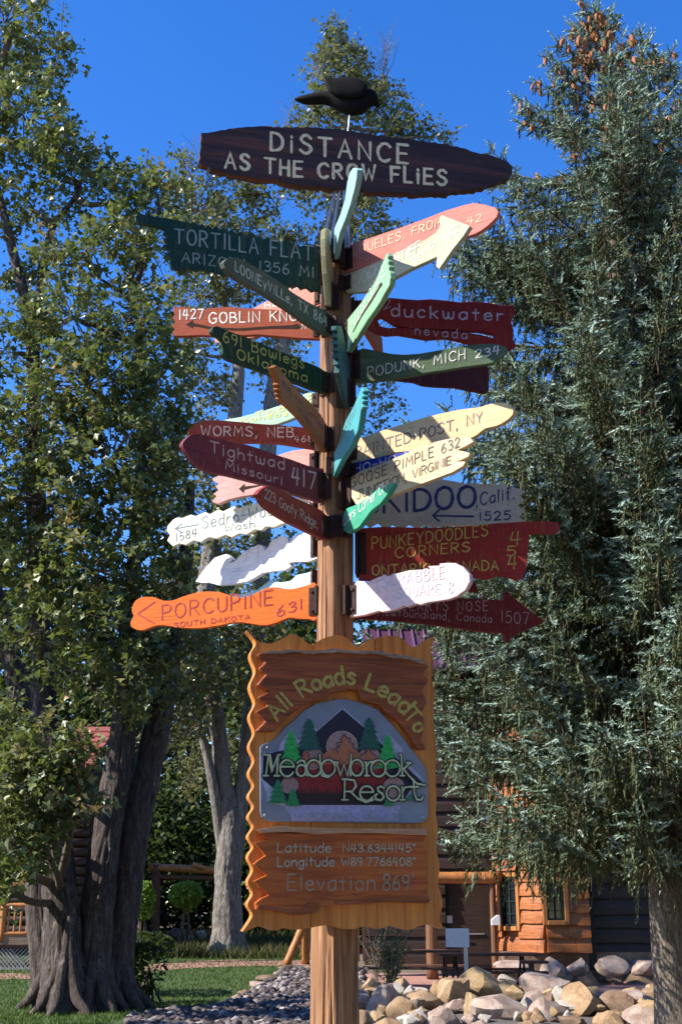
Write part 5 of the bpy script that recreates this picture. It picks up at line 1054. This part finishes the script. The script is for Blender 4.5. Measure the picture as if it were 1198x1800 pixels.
sign('white feather shaped board with two notches on top, no legible words', 6, (1005, 660), (380, 845),
     [(370, 845), (395, 810), (425, 770), (470, 720), (530, 700), (548, 712), (565, 730), (548, 747), (572, 742), (620, 690), (700, 650), (720, 655), (738, 682), (750, 665), (770, 630), (820, 605), (850, 610), (860, 642), (880, 615), (930, 590), (990, 590), (1008, 595), (1008, 725), (960, 740), (900, 740), (860, 748), (872, 765), (840, 785), (780, 790), (720, 800), (680, 825), (640, 845), (560, 860), (490, 865), (440, 850), (400, 852)],
     (.80, .76, .76), texts=[(6, 'Ca nada', (445, 808), (640, 790), 30, (.62, .66, .76), dict(gap=4, hw=1.4))], wear=.05)
sign('pale sky blue wavy board half hidden behind the orange PORCUPINE board', 6, (1005, 825), (510, 1000),
     [(560, 920), (640, 905), (700, 885), (730, 860), (760, 838), (820, 850), (870, 840), (900, 810), (950, 800), (1008, 780), (1008, 870), (900, 930), (700, 1010), (550, 1080), (505, 1068), (520, 980)], (.42, .66, .74), wear=.15)
b = sign('bright orange bone shaped board lettered PORCUPINE SOUTH DAKOTA 631 in red', 6, (1005, 950), (40, 1020),
     [(35, 1000), (45, 960), (70, 935), (110, 925), (160, 930), (200, 945), (250, 945), (300, 925), (370, 905), (430, 897), (500, 902), (560, 920), (620, 930), (680, 910), (740, 880), (800, 875), (860, 885), (920, 875), (970, 860), (1008, 862), (1008, 1040), (970, 1042), (900, 1040), (860, 1035), (800, 1060), (740, 1075), (680, 1070), (620, 1060), (560, 1062), (500, 1075), (400, 1090), (300, 1088), (200, 1075), (150, 1080), (100, 1100), (60, 1098), (30, 1080), (32, 1050), (45, 1025)],
     (.80, .155, .018), smooth=2, texts=[(6, 'PORCUPINE', (195, 1045), (775, 966), 76, (.36, .018, .015), dict(hw=3.6)), (6, 'SOUTH DAKOTA', (258, 1086), (655, 1042), 24, (.36, .018, .015), dict(hw=2.2, gap=3)), (6, '631', (800, 1034), (930, 988), 54, (.36, .018, .015), dict(hw=3.6))], wear=.08)
extra(b, 6, [[(155, 952), (65, 1015)], [(65, 1015), (155, 1066)]], 3.6, (.40, .02, .015))
for o in list(COL.objects):
    if o.get('label', '').startswith('cream white scalloped'):
        ob = o
P_, ps_ = solve(px(6, (1005, 455)), px(6, (220, 600)))
class _V: pass
v = Board.__new__(Board); a_ = math.radians(ps_); d_ = -Vector((math.cos(a_), math.sin(a_), 0)); v.P = P_; v.d = d_; v.n = Vector((d_.y, -d_.x, 0)); v.root = ob
extra(v, 6, [[(385, 545), (262, 567)], [(262, 567), (300, 540)], [(262, 567), (298, 585)]], 3, (.10, .14, .18))

# ---- boards to the right of the post
sign('long salmon pink board with rounded tip and faint yellow lettering, upper right', 3, (155, 360), (960, 110),
     [(150, 292), (300, 240), (450, 190), (600, 135), (700, 95), (800, 65), (860, 52), (920, 62), (975, 78), (995, 100), (985, 130), (940, 175), (900, 205), (860, 225), (820, 238), (700, 290), (400, 375), (150, 442)],
     (.64, .20, .16), texts=[(3, 'LOUELES, FROM', (190, 345), (680, 178), 46, (.66, .48, .26), dict(hw=2.6)), (3, 'N.', (225, 385), (300, 365), 34, (.5, .4, .2), dict(hw=2.6)), (3, '42', (822, 172), (898, 150), 36, (.66, .48, .26), dict(hw=2.6))], wear=.15)
sign('weathered pale green arrow shaped board lettered KNOCKEMSTIFF OHIO 457', 3, (150, 500), (800, 220),
     [(150, 450), (230, 420), (390, 350), (500, 300), (600, 250), (650, 215), (672, 180), (665, 140), (680, 120), (835, 180), (800, 235), (740, 310), (665, 418), (650, 405), (655, 350), (600, 375), (500, 420), (400, 475), (250, 545), (150, 548)],
     (.50, .50, .36), texts=[(3, 'KNOCKEMSTIFF', (168, 532), (560, 318), 56, (.74, .74, .68), dict(hw=2.4, gap=1.6)), (3, 'OHIO', (515, 388), (640, 298), 34, (.74, .74, .68), dict(hw=2.6, gap=5)), (3, '457', (690, 275), (772, 222), 48, (.74, .74, .68), dict(hw=2.4))], wear=.45)
sign('mint green board tilting steeply upward, covered in dense white lettering, carved slit', 3, (150, 800), (380, 370),
     [(375, 330), (384, 345), (380, 365), (386, 375), (382, 395), (390, 405), (386, 425), (394, 440), (395, 470), (390, 510), (360, 560), (340, 600), (300, 660), (270, 700), (240, 750), (210, 800), (185, 840), (160, 880), (148, 865), (150, 830), (130, 800), (140, 720), (180, 670), (230, 610), (280, 540), (320, 470), (345, 400)],
     (.22, .41, .26), texts=[(3, 'CHEESEQUAKE', (160, 800), (368, 445), 62, (.74, .76, .72), dict(gap=.9, hw=2))], groove=[(338, 498), (348, 492), (352, 508), (340, 522), (300, 590), (240, 680), (190, 770), (186, 768), (236, 668), (290, 586), (326, 526)], wear=.2)
sign('dark red board with a long cut slot, lettered duckwater nevada, upper right', 3, (190, 660), (1075, 740),
     [(170, 600), (260, 585), (355, 580), (400, 578), (470, 585), (540, 590), (620, 585), (700, 592), (780, 602), (860, 598), (940, 605), (1000, 618), (1080, 620), (1090, 660), (1065, 710), (1080, 760), (1075, 800), (1092, 850), (1060, 865), (1000, 850), (920, 835), (840, 832), (760, 810), (700, 800), (600, 808), (500, 790), (440, 780), (380, 785), (330, 775), (290, 755), (255, 725), (170, 700)],
     (.24, .018, .014), psi=15, holes=[[(325, 700), (350, 685), (380, 700), (420, 728), (500, 745), (700, 752), (900, 765), (970, 780), (978, 806), (930, 790), (800, 765), (600, 757), (450, 742), (385, 745), (340, 735)]],
     texts=[(3, '52', (300, 668), (396, 628), 46, (.36, .28, .32), dict(gap=3)), (3, 'duckwater', (402, 680), (1018, 708), 66, (.55, .42, .48), dict(hw=4.6, gap=3.6)), (3, 'nevada', (533, 780), (818, 808), 48, (.42, .34, .42), dict(hw=3, gap=4.5))], wear=.15)
sign('narrow orange board seen almost edge on, behind the duckwater board', 3, (190, 680), (340, 860),
     [(230, 700), (300, 745), (352, 800), (357, 880), (330, 870), (300, 820), (268, 770), (235, 735)], (.45, .12, .03), bracket=0)
sign('olive green board lettered PODUNK MICH 234 with a blunt rounded tip', 5, (190, 265), (1030, 185),
     [(190, 180), (250, 165), (330, 180), (400, 195), (470, 200), (550, 195), (640, 180), (720, 165), (800, 150), (900, 140), (980, 140), (1030, 155), (1045, 175), (1020, 205), (960, 245), (900, 255), (800, 268), (700, 285), (600, 298), (500, 318), (400, 335), (300, 345), (190, 350)],
     (.095, .155, .090), texts=[(5, 'PODUNK, MICH', (270, 325), (808, 222), 52, W_, dict(hw=3)), (5, '234', (868, 219), (998, 195), 44, W_, dict(hw=3.4))], wear=.25)
sign('dark plum board hanging in shadow just under the PODUNK board', 5, (200, 300), (940, 330),
     [(190, 230), (400, 250), (700, 240), (930, 235), (945, 300), (942, 400), (920, 412), (860, 400), (760, 380), (650, 375), (580, 368), (530, 350), (440, 340), (300, 330), (190, 330)], (.09, .018, .026), psi=20)
sign('pale yellow board lettered PAINTED-POST NY with a rounded lit tip', 5, (180, 740), (1060, 500),
     [(180, 690), (250, 655), (340, 625), (450, 590), (560, 555), (680, 525), (780, 505), (860, 495), (900, 488), (960, 470), (1010, 465), (1050, 475), (1075, 500), (1070, 535), (1030, 570), (980, 595), (920, 608), (880, 640), (830, 665), (760, 680), (700, 695), (600, 715), (500, 735), (420, 742), (300, 780), (180, 800)],
     (.66, .49, .26), smooth=2, texts=[(5, 'PAINTED-POST, NY', (200, 772), (905, 572), 58, (.14, .08, .12), dict(hw=3, gap=2.6))], wear=.12)
sign('narrow cobalt blue board with white HO, wedged behind the GOOSE PIMPLE board', 5, (180, 840), (625, 702),
     [(165, 806), (320, 770), (500, 733), (622, 700), (640, 745), (560, 800), (400, 850), (165, 890)], (.015, .04, .30), texts=[(5, 'HO-HO-KUS', (197, 856), (610, 750), 42, W_, dict(hw=3, gap=3))], wear=.1)
sign('cream board with feathered tips lettered GOOSE PIMPLE 632 JUNCTION VIRGINIA', 7, (130, 230), (700, 40),
     [(112, 195), (150, 165), (200, 130), (300, 95), (420, 45), (500, 8), (560, -10), (650, -30), (722, -30), (738, -10), (700, 12), (660, 30), (690, 36), (722, 45), (715, 60), (680, 76), (655, 86), (700, 85), (690, 105), (640, 135), (560, 165), (480, 195), (420, 220), (360, 242), (330, 255), (260, 285), (200, 312), (178, 290), (150, 245)],
     (.68, .53, .34), texts=[(7, 'GOOSE PIMPLE 632', (150, 212), (672, 14), 46, (.07, .06, .05), dict(hw=2.3)), (7, 'JUNCTION, VIRGINIE', (182, 266), (632, 96), 40, (.07, .06, .05), dict(hw=2.3, gap=1.6))], wear=.12)
b = sign('wide off-white saw-toothed board lettered SKIDOO Calif 1525 in navy with left arrow', 7, (110, 300), (980, 290),
     [(110, 250), (200, 232), (300, 215), (360, 195), (450, 185), (560, 176), (600, 172), (650, 180), (700, 190), (760, 188), (800, 198), (870, 193), (900, 202), (960, 215), (990, 230), (958, 246), (985, 270), (950, 295), (985, 320), (958, 350), (990, 372), (900, 378), (800, 385), (700, 390), (600, 385), (560, 398), (520, 380), (480, 402), (440, 383), (400, 406), (360, 383), (330, 406), (290, 376), (250, 397), (220, 372), (150, 392), (110, 395)],
     (.58, .51, .40), psi=15, texts=[(7, 'SKIDOO', (215, 335), (748, 300), 100, (.012, .022, .13), dict(hw=7.5, gap=2.4)), (7, ',Calif.', (752, 300), (935, 262), 56, (.012, .022, .13), dict(hw=3.2)), (7, '1525', (768, 368), (915, 362), 40, (.012, .022, .13), dict(hw=3.2))], wear=.15)
extra(b, 7, [[(738, 348), (545, 344)], [(545, 344), (575, 318)], [(545, 344), (575, 370)]], 5, (.012, .022, .13))
sign('small jade green leaf shaped board lettered Liars Corner OH by the post', 7, (105, 385), (330, 215),
     [(98, 380), (112, 345), (130, 310), (180, 290), (230, 260), (280, 215), (310, 200), (350, 188), (355, 195), (330, 240), (290, 290), (250, 320), (220, 360), (190, 400), (140, 430), (115, 415)],
     (.045, .34, .22), texts=[(7, 'Liars Corner OH', (118, 392), (322, 222), 48, W_, dict(hw=2.2, gap=1.3))], wear=.12)
b = sign('big maroon board lettered PUNKEYDOODLES CORNERS ONTARIO CANADA 454 with thin upper tip', 7, (190, 520), (1000, 500),
     [(185, 405), (300, 397), (450, 400), (520, 402), (700, 395), (850, 380), (980, 372), (1080, 370), (1140, 375), (1155, 395), (1145, 420), (1100, 430), (1050, 425), (1005, 430), (1000, 500), (990, 600), (975, 640), (950, 652), (900, 635), (850, 630), (800, 648), (750, 640), (680, 625), (600, 640), (400, 650), (190, 652)],
     (.28, .026, .022), texts=[(7, 'PUNKEYDOODLES', (255, 505), (806, 441), 56, (.50, .37, .08), dict(hw=3)), (7, 'CORNERS', (366, 546), (720, 516), 46, (.50, .37, .08), dict(hw=3, gap=3.2)), (7, 'ONTARIO, CANADA', (256, 628), (858, 604), 46, (.50, .40, .08), dict(hw=3, gap=2.6)),
      (7, '4', (915, 488), (962, 486), 62, (.50, .37, .08), dict(hw=3)), (7, '5', (897, 538), (940, 536), 46, (.50, .37, .08), dict(hw=3)), (7, '4', (905, 602), (945, 600), 58, (.50, .37, .08), dict(hw=3))], wear=.12)
sign('white pink board with torn left edges lettered SCRABBLE SQUARE 8', 7, (150, 760), (720, 640),
     [(145, 700), (162, 690), (180, 655), (232, 660), (290, 635), (330, 632), (345, 628), (430, 605), (530, 600), (520, 585), (580, 582), (572, 573), (610, 570), (650, 570), (690, 590), (720, 625), (722, 660), (700, 700), (660, 730), (620, 745), (520, 760), (484, 772), (470, 765), (420, 782), (408, 776), (360, 796), (300, 806), (290, 800), (220, 820), (145, 832), (158, 795), (148, 770), (160, 745), (140, 720)],
     (.74, .52, .54), texts=[(7, 'SCRABBLE', (300, 690), (600, 642), 56, (.46, .46, .56), dict(hw=3)), (7, 'SQUARE 8', (370, 742), (642, 712), 50, (.46, .46, .56), dict(hw=3))], wear=.05)
sign('small maroon pointed board end peeking out behind the SCRABBLE SQUARE board', 7, (200, 730), (755, 700),
     [(200, 690), (500, 660), (740, 648), (768, 712), (700, 700), (500, 740), (200, 765)], (.16, .02, .02), psi=14)
sign('lowest maroon arrow board lettered JERRYS NOSE Newfoundland Canada 1507', 7, (170, 790), (1075, 850),
     [(165, 770), (300, 745), (550, 735), (700, 740), (790, 744), (880, 750), (890, 700), (985, 780), (1080, 850), (1020, 880), (960, 905), (920, 930), (895, 955), (885, 905), (800, 900), (700, 885), (500, 860), (400, 850), (250, 838), (165, 835)],
     (.17, .018, .018), texts=[(7, 'JERRYS NOSE', (400, 798), (808, 800), 46, (.46, .32, .33), dict(gap=4, hw=2)), (7, 'Newfoundland, Canada', (285, 820), (825, 858), 38, (.42, .29, .30), dict(hw=1.8)), (7, '1507', (872, 855), (1004, 862), 54, (.46, .32, .33), dict(hw=2))], wear=.12)
# ---- boards that point almost at the viewer
sign('turquoise board leaning toward the viewer with notched right edge, dark scribbled lettering', 5, (80, 820), (235, 400),
     [(235, 380), (247, 400), (240, 415), (245, 430), (238, 445), (246, 455), (238, 472), (242, 490), (232, 510), (225, 560), (215, 620), (180, 700), (120, 790), (75, 885), (68, 850), (75, 780), (85, 740), (110, 690), (130, 620), (150, 560), (190, 490), (215, 430)],
     (.06, .31, .34), texts=[(5, 'TURKEYTOWN', (100, 750), (205, 520), 46, (.16, .12, .22), dict(gap=.7, hw=1.8))], wear=.2)
sign('light sky blue plank pointing up toward the viewer in front of the title board', 8, (228, 880), (410, 100),
     [(400, 75), (425, 76), (436, 92), (430, 170), (415, 250), (375, 400), (335, 520), (285, 640), (260, 740), (235, 870), (215, 900), (205, 800), (210, 700), (240, 600), (290, 480), (330, 350), (350, 200), (375, 110)], (.27, .47, .50), wear=.4)
sign('slim pale olive plank pointing straight at the viewer beside the post', 8, (222, 1290), (182, 620),
     [(165, 615), (182, 606), (196, 612), (200, 640), (200, 760), (222, 900), (240, 1000), (235, 1180), (225, 1300), (205, 1280), (190, 1150), (175, 1000), (165, 850), (160, 700)], (.33, .30, .17), psi=-101, wear=.5)
sign('dark teal plank with white notched left edge hanging in front of the post', 5, (165, 470), (118, 60),
     [(100, 40), (128, 40), (140, 100), (150, 150), (172, 250), (188, 380), (190, 430), (185, 490), (170, 500), (150, 440), (132, 360), (126, 330), (114, 300), (118, 262), (108, 255), (112, 225), (104, 215), (110, 185), (102, 175), (108, 150), (100, 140), (106, 112), (100, 100), (106, 75), (100, 65)], (.035, .12, .13), psi=-99, texts=[], wear=.3)

# ---------------------------------------------------------------- the big resort sign
MS = Board(at(598, 1370, 7.79), 18.0, 'resort_sign', 'large wavy-edged varnished cedar sign with plaque, ALL ROADS LEAD TO', 'sign')
topA = [(45, 60), (60, 75), (82, 97), (115, 122), (180, 133), (240, 108), (300, 78), (350, 98), (410, 138), (480, 104), (560, 86), (620, 106), (670, 150), (740, 113), (820, 92), (880, 90), (930, 106), (990, 154), (1050, 118), (1100, 97), (1106, 120), (1090, 165)]
rightA = [(1100, 200), (1106, 240), (1098, 330), (1112, 430), (1104, 550), (1114, 650), (1122, 760), (1118, 860)]
rightC = [(1122, -80), (1118, 0), (1130, 100), (1122, 200), (1140, 300), (1132, 400), (1156, 500), (1142, 600), (1158, 655)]
botC = [(1090, 633), (1030, 640), (965, 662), (900, 645), (850, 640), (790, 657), (720, 640), (660, 657), (580, 655), (520, 635), (450, 642), (400, 652), (320, 662), (260, 652), (200, 667), (130, 642), (80, 652), (25, 672)]
leftP = []
y = 1628.0; k = 0
ys_l = [1626, 1608, 1590, 1571, 1551, 1529, 1507, 1489, 1471, 1453, 1436, 1418, 1400, 1381, 1360, 1337, 1312, 1288, 1260, 1236, 1207, 1180, 1152, 1130]
for i, y in enumerate(ys_l): leftP.append(((443.5 if i % 2 == 1 else 434.5)+(1634-y)*.012, y))
outl = [px('A', p) for p in topA+rightA]+[px('C', p) for p in rightC+botC]+leftP
uvs = [MS.uv(*p) for p in outl]; uvs = [(v.x, v.y) for v in catmull([(a, b, 0) for a, b in uvs], 4, True)]
def clip(P, ulo, uhi):
    for lim, sg in ((ulo, 1), (uhi, -1)):
        out = []
        for (a, b), (c, d) in zip(P, P[1:]+P[:1]):
            ia, ic = (a-lim)*sg >= 0, (c-lim)*sg >= 0
            if ia: out.append((a, b))
            if ia != ic: t = (lim-a)/(c-a); out.append((lim, b+(d-b)*t))
        P = out
    return P
us1, us2 = MS.uv(547.5, 1370)[0], MS.uv(661, 1370)[0]
for a, b in ((-9, us1-.002), (us1+.002, us2-.002), (us2+.002, 9)): MS.poly('plank', clip(uvs, a, b), M_cedar, .075, 0, raw=True, bev=.010)
for z in (-.55, .45):
    bm = bmesh.new(); box(bm, (0, .11, z), (.9, .06, .12)); bm_obj('back_batten', bm, M_slabdk, MS.root)
upA = [(105, 195), (130, 181), (155, 184), (300, 184), (430, 189), (560, 176), (700, 185), (800, 186), (870, 206), (960, 214), (1050, 248), (1080, 258), (1062, 285), (1050, 305), (1078, 340), (1045, 400), (1070, 470), (1042, 520), (1062, 600), (1038, 680), (1068, 735), (1020, 737), (990, 690), (960, 645), (910, 582), (870, 548), (835, 525), (800, 482), (740, 467), (696, 455), (680, 402), (620, 396), (540, 412), (505, 445), (420, 462), (360, 492), (300, 532), (240, 592), (205, 632), (95, 632), (120, 605), (150, 575), (120, 545), (95, 520), (130, 500), (165, 485), (135, 460), (110, 438), (140, 420), (178, 403), (135, 385), (105, 368), (130, 335), (155, 308), (130, 290), (115, 272), (135, 255), (150, 238), (122, 215)]
us = MS.poly('upper_slab', [px('A', p) for p in upA], M_slabdk, .055, .055, bev=.012)
MS.poly('bark_strip', [px('A', p) for p in [(130, 178), (300, 170), (430, 175), (560, 164), (640, 172), (700, 174), (800, 176), (870, 190), (960, 204), (1030, 222), (1060, 245), (1030, 240), (960, 222), (870, 214), (800, 192), (700, 190), (560, 184), (430, 192), (300, 186), (150, 188)]], M_barkedge, .07, .075, rough=.003, bev=0, parent=us)
GOLD = (.46, .37, .09)
pa = [(218, 572), (268, 512), (330, 458), (395, 418), (460, 392), (530, 372), (600, 360), (655, 364)]; pb = [(716, 390), (765, 408), (830, 445), (890, 490), (935, 535)]; pc = [(936, 545), (975, 590), (1004, 642)]
MS_T = lambda txt, path, h, hw, gap: MS.strokes(layout(txt, [px('A', p) for p in path], h/3.238, gap, 0, .2, up=1), hw/3.238, ink(GOLD), .0575)
MS_T('All Roads', pa, 92, 9, 1.8); MS_T('Lead', pb, 92, 9, 1.8); MS_T('To', pc, 84, 8.5, 2)
lowC = [(105, 112), (140, 132), (168, 150), (120, 158), (90, 166), (120, 200), (152, 240), (115, 262), (85, 288), (120, 320), (158, 352), (120, 368), (88, 386), (125, 425), (172, 465), (130, 482), (95, 510), (100, 547), (200, 548), (290, 576), (360, 578), (440, 560), (460, 530), (520, 526), (700, 516), (850, 504), (1000, 508), (1080, 512), (1084, 470), (1040, 445), (1080, 402), (1050, 350), (1072, 320), (1058, 252), (1080, 230), (1042, 180), (1066, 118)]
ls = MS.poly('lower_slab', [px('C', p) for p in lowC], M_slab, .055, .055, bev=.012)
MS.poly('carved_ledge', [px('C', p) for p in [(105, 90), (160, 82), (250, 72), (330, 80), (500, 84), (700, 88), (900, 86), (1068, 88), (1072, 124), (950, 120), (800, 112), (600, 112), (450, 118), (300, 104), (200, 108), (140, 112)]], M_barkedge if False else plainwood('pale_live_edge', (.30, .13, .05), (.48, .27, .15), (.62, .42, .30), (.8, 8, 14), .45, .6, scale=4), .075, .082, bev=.014, parent=ls)
MS.poly('carved_roll', [px('C', p) for p in [(110, 520), (200, 525), (300, 535), (370, 528), (400, 510), (440, 512), (460, 540), (440, 560), (380, 572), (300, 574), (200, 552), (120, 548)]], M_slabdk, .05, .072, smooth=2, bev=.015, parent=ls)
MS.poly('carved_roll', [px('C', p) for p in [(560, 500), (700, 492), (850, 478), (1000, 472), (1076, 482), (1078, 506), (1000, 508), (850, 500), (700, 512), (560, 520)]], M_slabdk, .04, .068, smooth=2, bev=.012, parent=ls)
CRM = (.44, .40, .30)
def LT(txt, p0, p1, h, hw=4, gap=2.2, col=CRM): MS.strokes(layout(txt, [px('C', p0), px('C', p1)], h/3.238, gap, 0, .12), hw/3.238, ink(col), .0575)
LT('Latitude', (220, 219), (522, 221), 52); LT('N43.6344145°', (592, 219), (1000, 219), 44); LT('Longitude', (220, 301), (540, 299), 52); LT('W89.7766408°', (583, 296), (1002, 296), 44)
LT('Elevation', (277, 436), (770, 436), 88, 4.2, 2.6, (.34, .29, .22)); LT("869'", (820, 436), (995, 436), 88, 4.2, 2.4, (.34, .29, .22))

# metal plaque and its printed emblem
pq = [(120, 330), (122, 300), (140, 285), (190, 267), (212, 250), (260, 192), (310, 152), (370, 92), (440, 52), (520, 36), (585, 27), (660, 40), (720, 58), (790, 88), (850, 152), (900, 205), (950, 272), (1010, 352), (1060, 422), (1074, 500), (1075, 690), (1066, 715), (1045, 730), (1020, 736), (180, 727), (150, 718), (130, 700), (121, 670)]
M_plq = plain('brushed_blue_grey_metal', (.20, .24, .34), .38, .35, .12, 8)
plq = MS.poly('plaque', [px('B', p) for p in pq], M_plq, .02, .021, bev=.004)
lay = [.0225]
def LP(pts, col, sm_=0, name='emblem_print', c='L'):
    lay[0] += .0005
    return MS.poly(name, [px(c, p) for p in pts], ink(col), 0, lay[0], smooth=sm_, bev=0, parent=plq)
def LS(lines, hw, col, name='emblem_line', c='L'):
    lay[0] += .0004; return MS.strokes([[px(c, p) for p in l] for l in lines], hw/CR[c][2], ink(col), lay[0], name, plq, .00002)
LAV = (.34, .36, .60); NAVY = (.012, .012, .04); CREAM = (.50, .58, .36)
LP([(40, 352), (150, 355), (150, 540), (45, 540), (60, 540), (130, 620), (215, 725), (962, 718), (985, 725), (965, 750), (965, 822), (245, 822), (235, 785), (210, 750), (185, 728), (110, 660), (40, 560)], LAV)
halo = [(585, 54), (740, 185), (768, 112), (815, 215), (850, 290), (890, 218), (985, 325), (1010, 405), (1135, 545), (1100, 600), (1000, 690), (860, 722), (205, 722), (75, 700), (70, 630), (30, 540), (35, 365), (150, 362), (165, 300), (238, 194), (290, 280), (358, 112), (415, 205)]
LP(halo, (.42, .44, .62)); LP([(585, 64), (415, 212), (300, 320), (48, 372), (45, 540), (115, 600), (215, 716), (855, 716), (1000, 685), (1040, 620), (1130, 560), (850, 300), (740, 195)], NAVY)
LP([(275, 520), (880, 520), (870, 640), (280, 640)], (.23, .012, .018)); LP([(290, 420), (860, 420), (880, 540), (275, 540)], (.30, .03, .03))
tl = [(275, 700)]; r_ = random.Random(4); x = 275
while x < 870: tl += [(x, 640+r_.uniform(-8, 8)), (x+9, 600+r_.uniform(-20, 20)), (x+18, 642)]; x += 22
tl += [(872, 700)]; LP(tl, (.015, .008, .01))
def disc(cx, cy, r, col): LP([(cx+r*math.cos(a), cy+r*math.sin(a)) for a in np.arange(24)/24*6.283], col)
def rings(cx, cy, r):
    disc(cx, cy, r, (.42, .28, .27))
    LS([[(cx+q*math.cos(a), cy+q*math.sin(a)) for a in np.arange(21)/20*6.283] for q in (r*.86, r*.68, r*.5, r*.32, r*.16)], 2, (.20, .10, .10))
rings(583, 318, 108); rings(385, 400, 74); rings(770, 405, 80); rings(228, 580, 58); rings(935, 600, 74); 
def pine(cx, top, bot, w_, n, col, dark=None, seed=1):
    r = random.Random(seed); L_, R_ = [], []; H_ = bot-top
    for i in range(n):
        t1 = (i+1)/n; y1 = top+H_*t1; wx = w_*(.18+.82*t1)*.5
        L_ += [(cx-wx, y1+r.uniform(-4, 4)), (cx-wx*.62, y1-H_*.03)]; R_ += [(cx+wx, y1+r.uniform(-4, 4)), (cx+wx*.62, y1-H_*.03)]
    LP([(cx, top)]+R_+[(cx, bot+3)]+L_[::-1], col)
    if dark:
        ln = []
        for i in range(1, n):
            y1 = top+H_*(i+.55)/n; wx = w_*(.14+.6*i/n)*.5; ln.append([(cx-wx, y1), (cx-wx*.3, y1+5), (cx+wx*.2, y1), (cx+wx, y1+6)])
        LS(ln, 1.8, dark)
DG, BG = (.012, .10, .085), (.02, .42, .09)
pine(360, 122, 345, 190, 6, DG, (.004, .03, .03), 2); pine(768, 118, 345, 190, 6, DG, (.004, .03, .03), 3)
LP([(300, 440), (320, 355), (345, 350), (355, 400), (430, 390), (500, 340), (530, 332), (555, 365), (575, 300), (600, 235), (625, 290), (660, 335), (690, 350), (720, 400), (740, 380), (760, 330), (785, 375), (840, 420), (850, 440)], (.42, .145, .075))
LS([[(556, 365), (540, 330), (560, 320), (548, 290), (580, 290), (575, 262), (600, 232), (618, 262), (640, 262), (636, 290), (665, 300), (655, 325), (680, 335)], [(700, 385), (735, 365), (760, 328), (780, 362), (812, 380)], [(318, 420), (322, 380), (345, 350), (358, 380), (352, 410)]], 3, (.10, .02, .02))
pine(238, 205, 440, 165, 6, BG, (.006, .14, .05), 4); pine(892, 230, 470, 170, 6, BG, (.006, .14, .05), 5); pine(148, 540, 705, 150, 5, (.015, .22, .09), (.003, .06, .03), 6); pine(250, 600, 722, 110, 4, (.015, .25, .09), (.003, .06, .03), 7); pine(895, 655, 722, 80, 2, (.015, .25, .09), None, 8); pine(1042, 640, 685, 50, 2, (.015, .22, .09), None, 9)
def ell(cx, cy, rx, ry, a0=0, a1=360, n=18): return [(cx+rx*math.cos(math.radians(a0+(a1-a0)*i/n)), cy+ry*math.sin(math.radians(a0+(a1-a0)*i/n))) for i in range(n+1)]
WORD = [[(50, 372), (84, 374)], [(84, 374), (66, 516)], [(84, 374), (105, 490), (150, 374)], [(150, 374), (140, 516)], [(150, 374), (165, 374)], [(50, 516), (82, 516)], [(124, 516), (158, 516)], [(94, 376), (112, 480)],
        [(165, 455), (258, 455)], ell(210, 465, 47, 56, -10, -330), [(278, 430), (300, 412), (325, 416), (336, 440), (336, 505), (350, 516)], ell(306, 480, 32, 38), ell(392, 465, 48, 56), [(432, 372), (438, 470), (448, 516), (490, 526), (512, 510)],
        ell(490, 462, 46, 55), [(530, 424), (560, 424)], [(545, 424), (572, 516), (596, 440), (620, 516), (645, 400)], [(645, 372), (640, 516)], ell(684, 462, 42, 55), [(745, 424), (752, 516)], [(735, 424), (748, 424)], [(750, 450), (768, 424), (792, 420)], [(738, 516), (768, 516)], ell(830, 466, 50, 56), ell(925, 466, 50, 56), [(985, 372), (992, 516)], [(972, 372), (986, 372)], [(978, 516), (1006, 516)],
        [(1048, 428), (1000, 470)], [(1020, 428), (1052, 428)], [(1000, 470), (1040, 520), (1090, 570), (1150, 580)],
        [(585, 540), (620, 540)], [(602, 540), (598, 680)], [(582, 680), (622, 680)], [(618, 540), (665, 548), (678, 585), (655, 620), (606, 624)], [(640, 624), (690, 672), (745, 696), (795, 680)], [(705, 628), (795, 628)], ell(750, 636, 46, 50, -10, -330),
        [(868, 600), (845, 588), (824, 600), (830, 622), (858, 640), (866, 664), (845, 684), (812, 676), (806, 650), (822, 640)], ell(930, 636, 46, 50), [(990, 592), (996, 680)], [(978, 680), (1010, 680)], [(994, 620), (1010, 596), (1032, 592)], [(1066, 540), (1074, 640), (1090, 678), (1120, 680), (1134, 655)], [(1040, 592), (1100, 592)]]
LS(WORD, 14, (.008, .012, .014), 'emblem_lettering'); LS(WORD, 6.2, CREAM, 'emblem_lettering')
MS.strokes(layout('WISCONSIN DELLS', [px('L', (262, 812)), px('L', (955, 812))], 40/3.8645, 3, 0, 0), 3.4/3.8645, ink((.30, .32, .26)), lay[0]+.001, 'emblem_lettering', plq)
for x, y in ((78, 325), (60, 785), (1130, 800)):
    u, v_ = MS.uv(*px('L', (x, y)), .022); bm = bmesh.new(); bmesh.ops.create_icosphere(bm, subdivisions=2, radius=.009)
    for q in bm.verts: q.co.y *= .5
    bmesh.ops.translate(bm, vec=(u, -.0225, v_), verts=bm.verts); bm_obj('screw', bm, M_steel, plq, True)
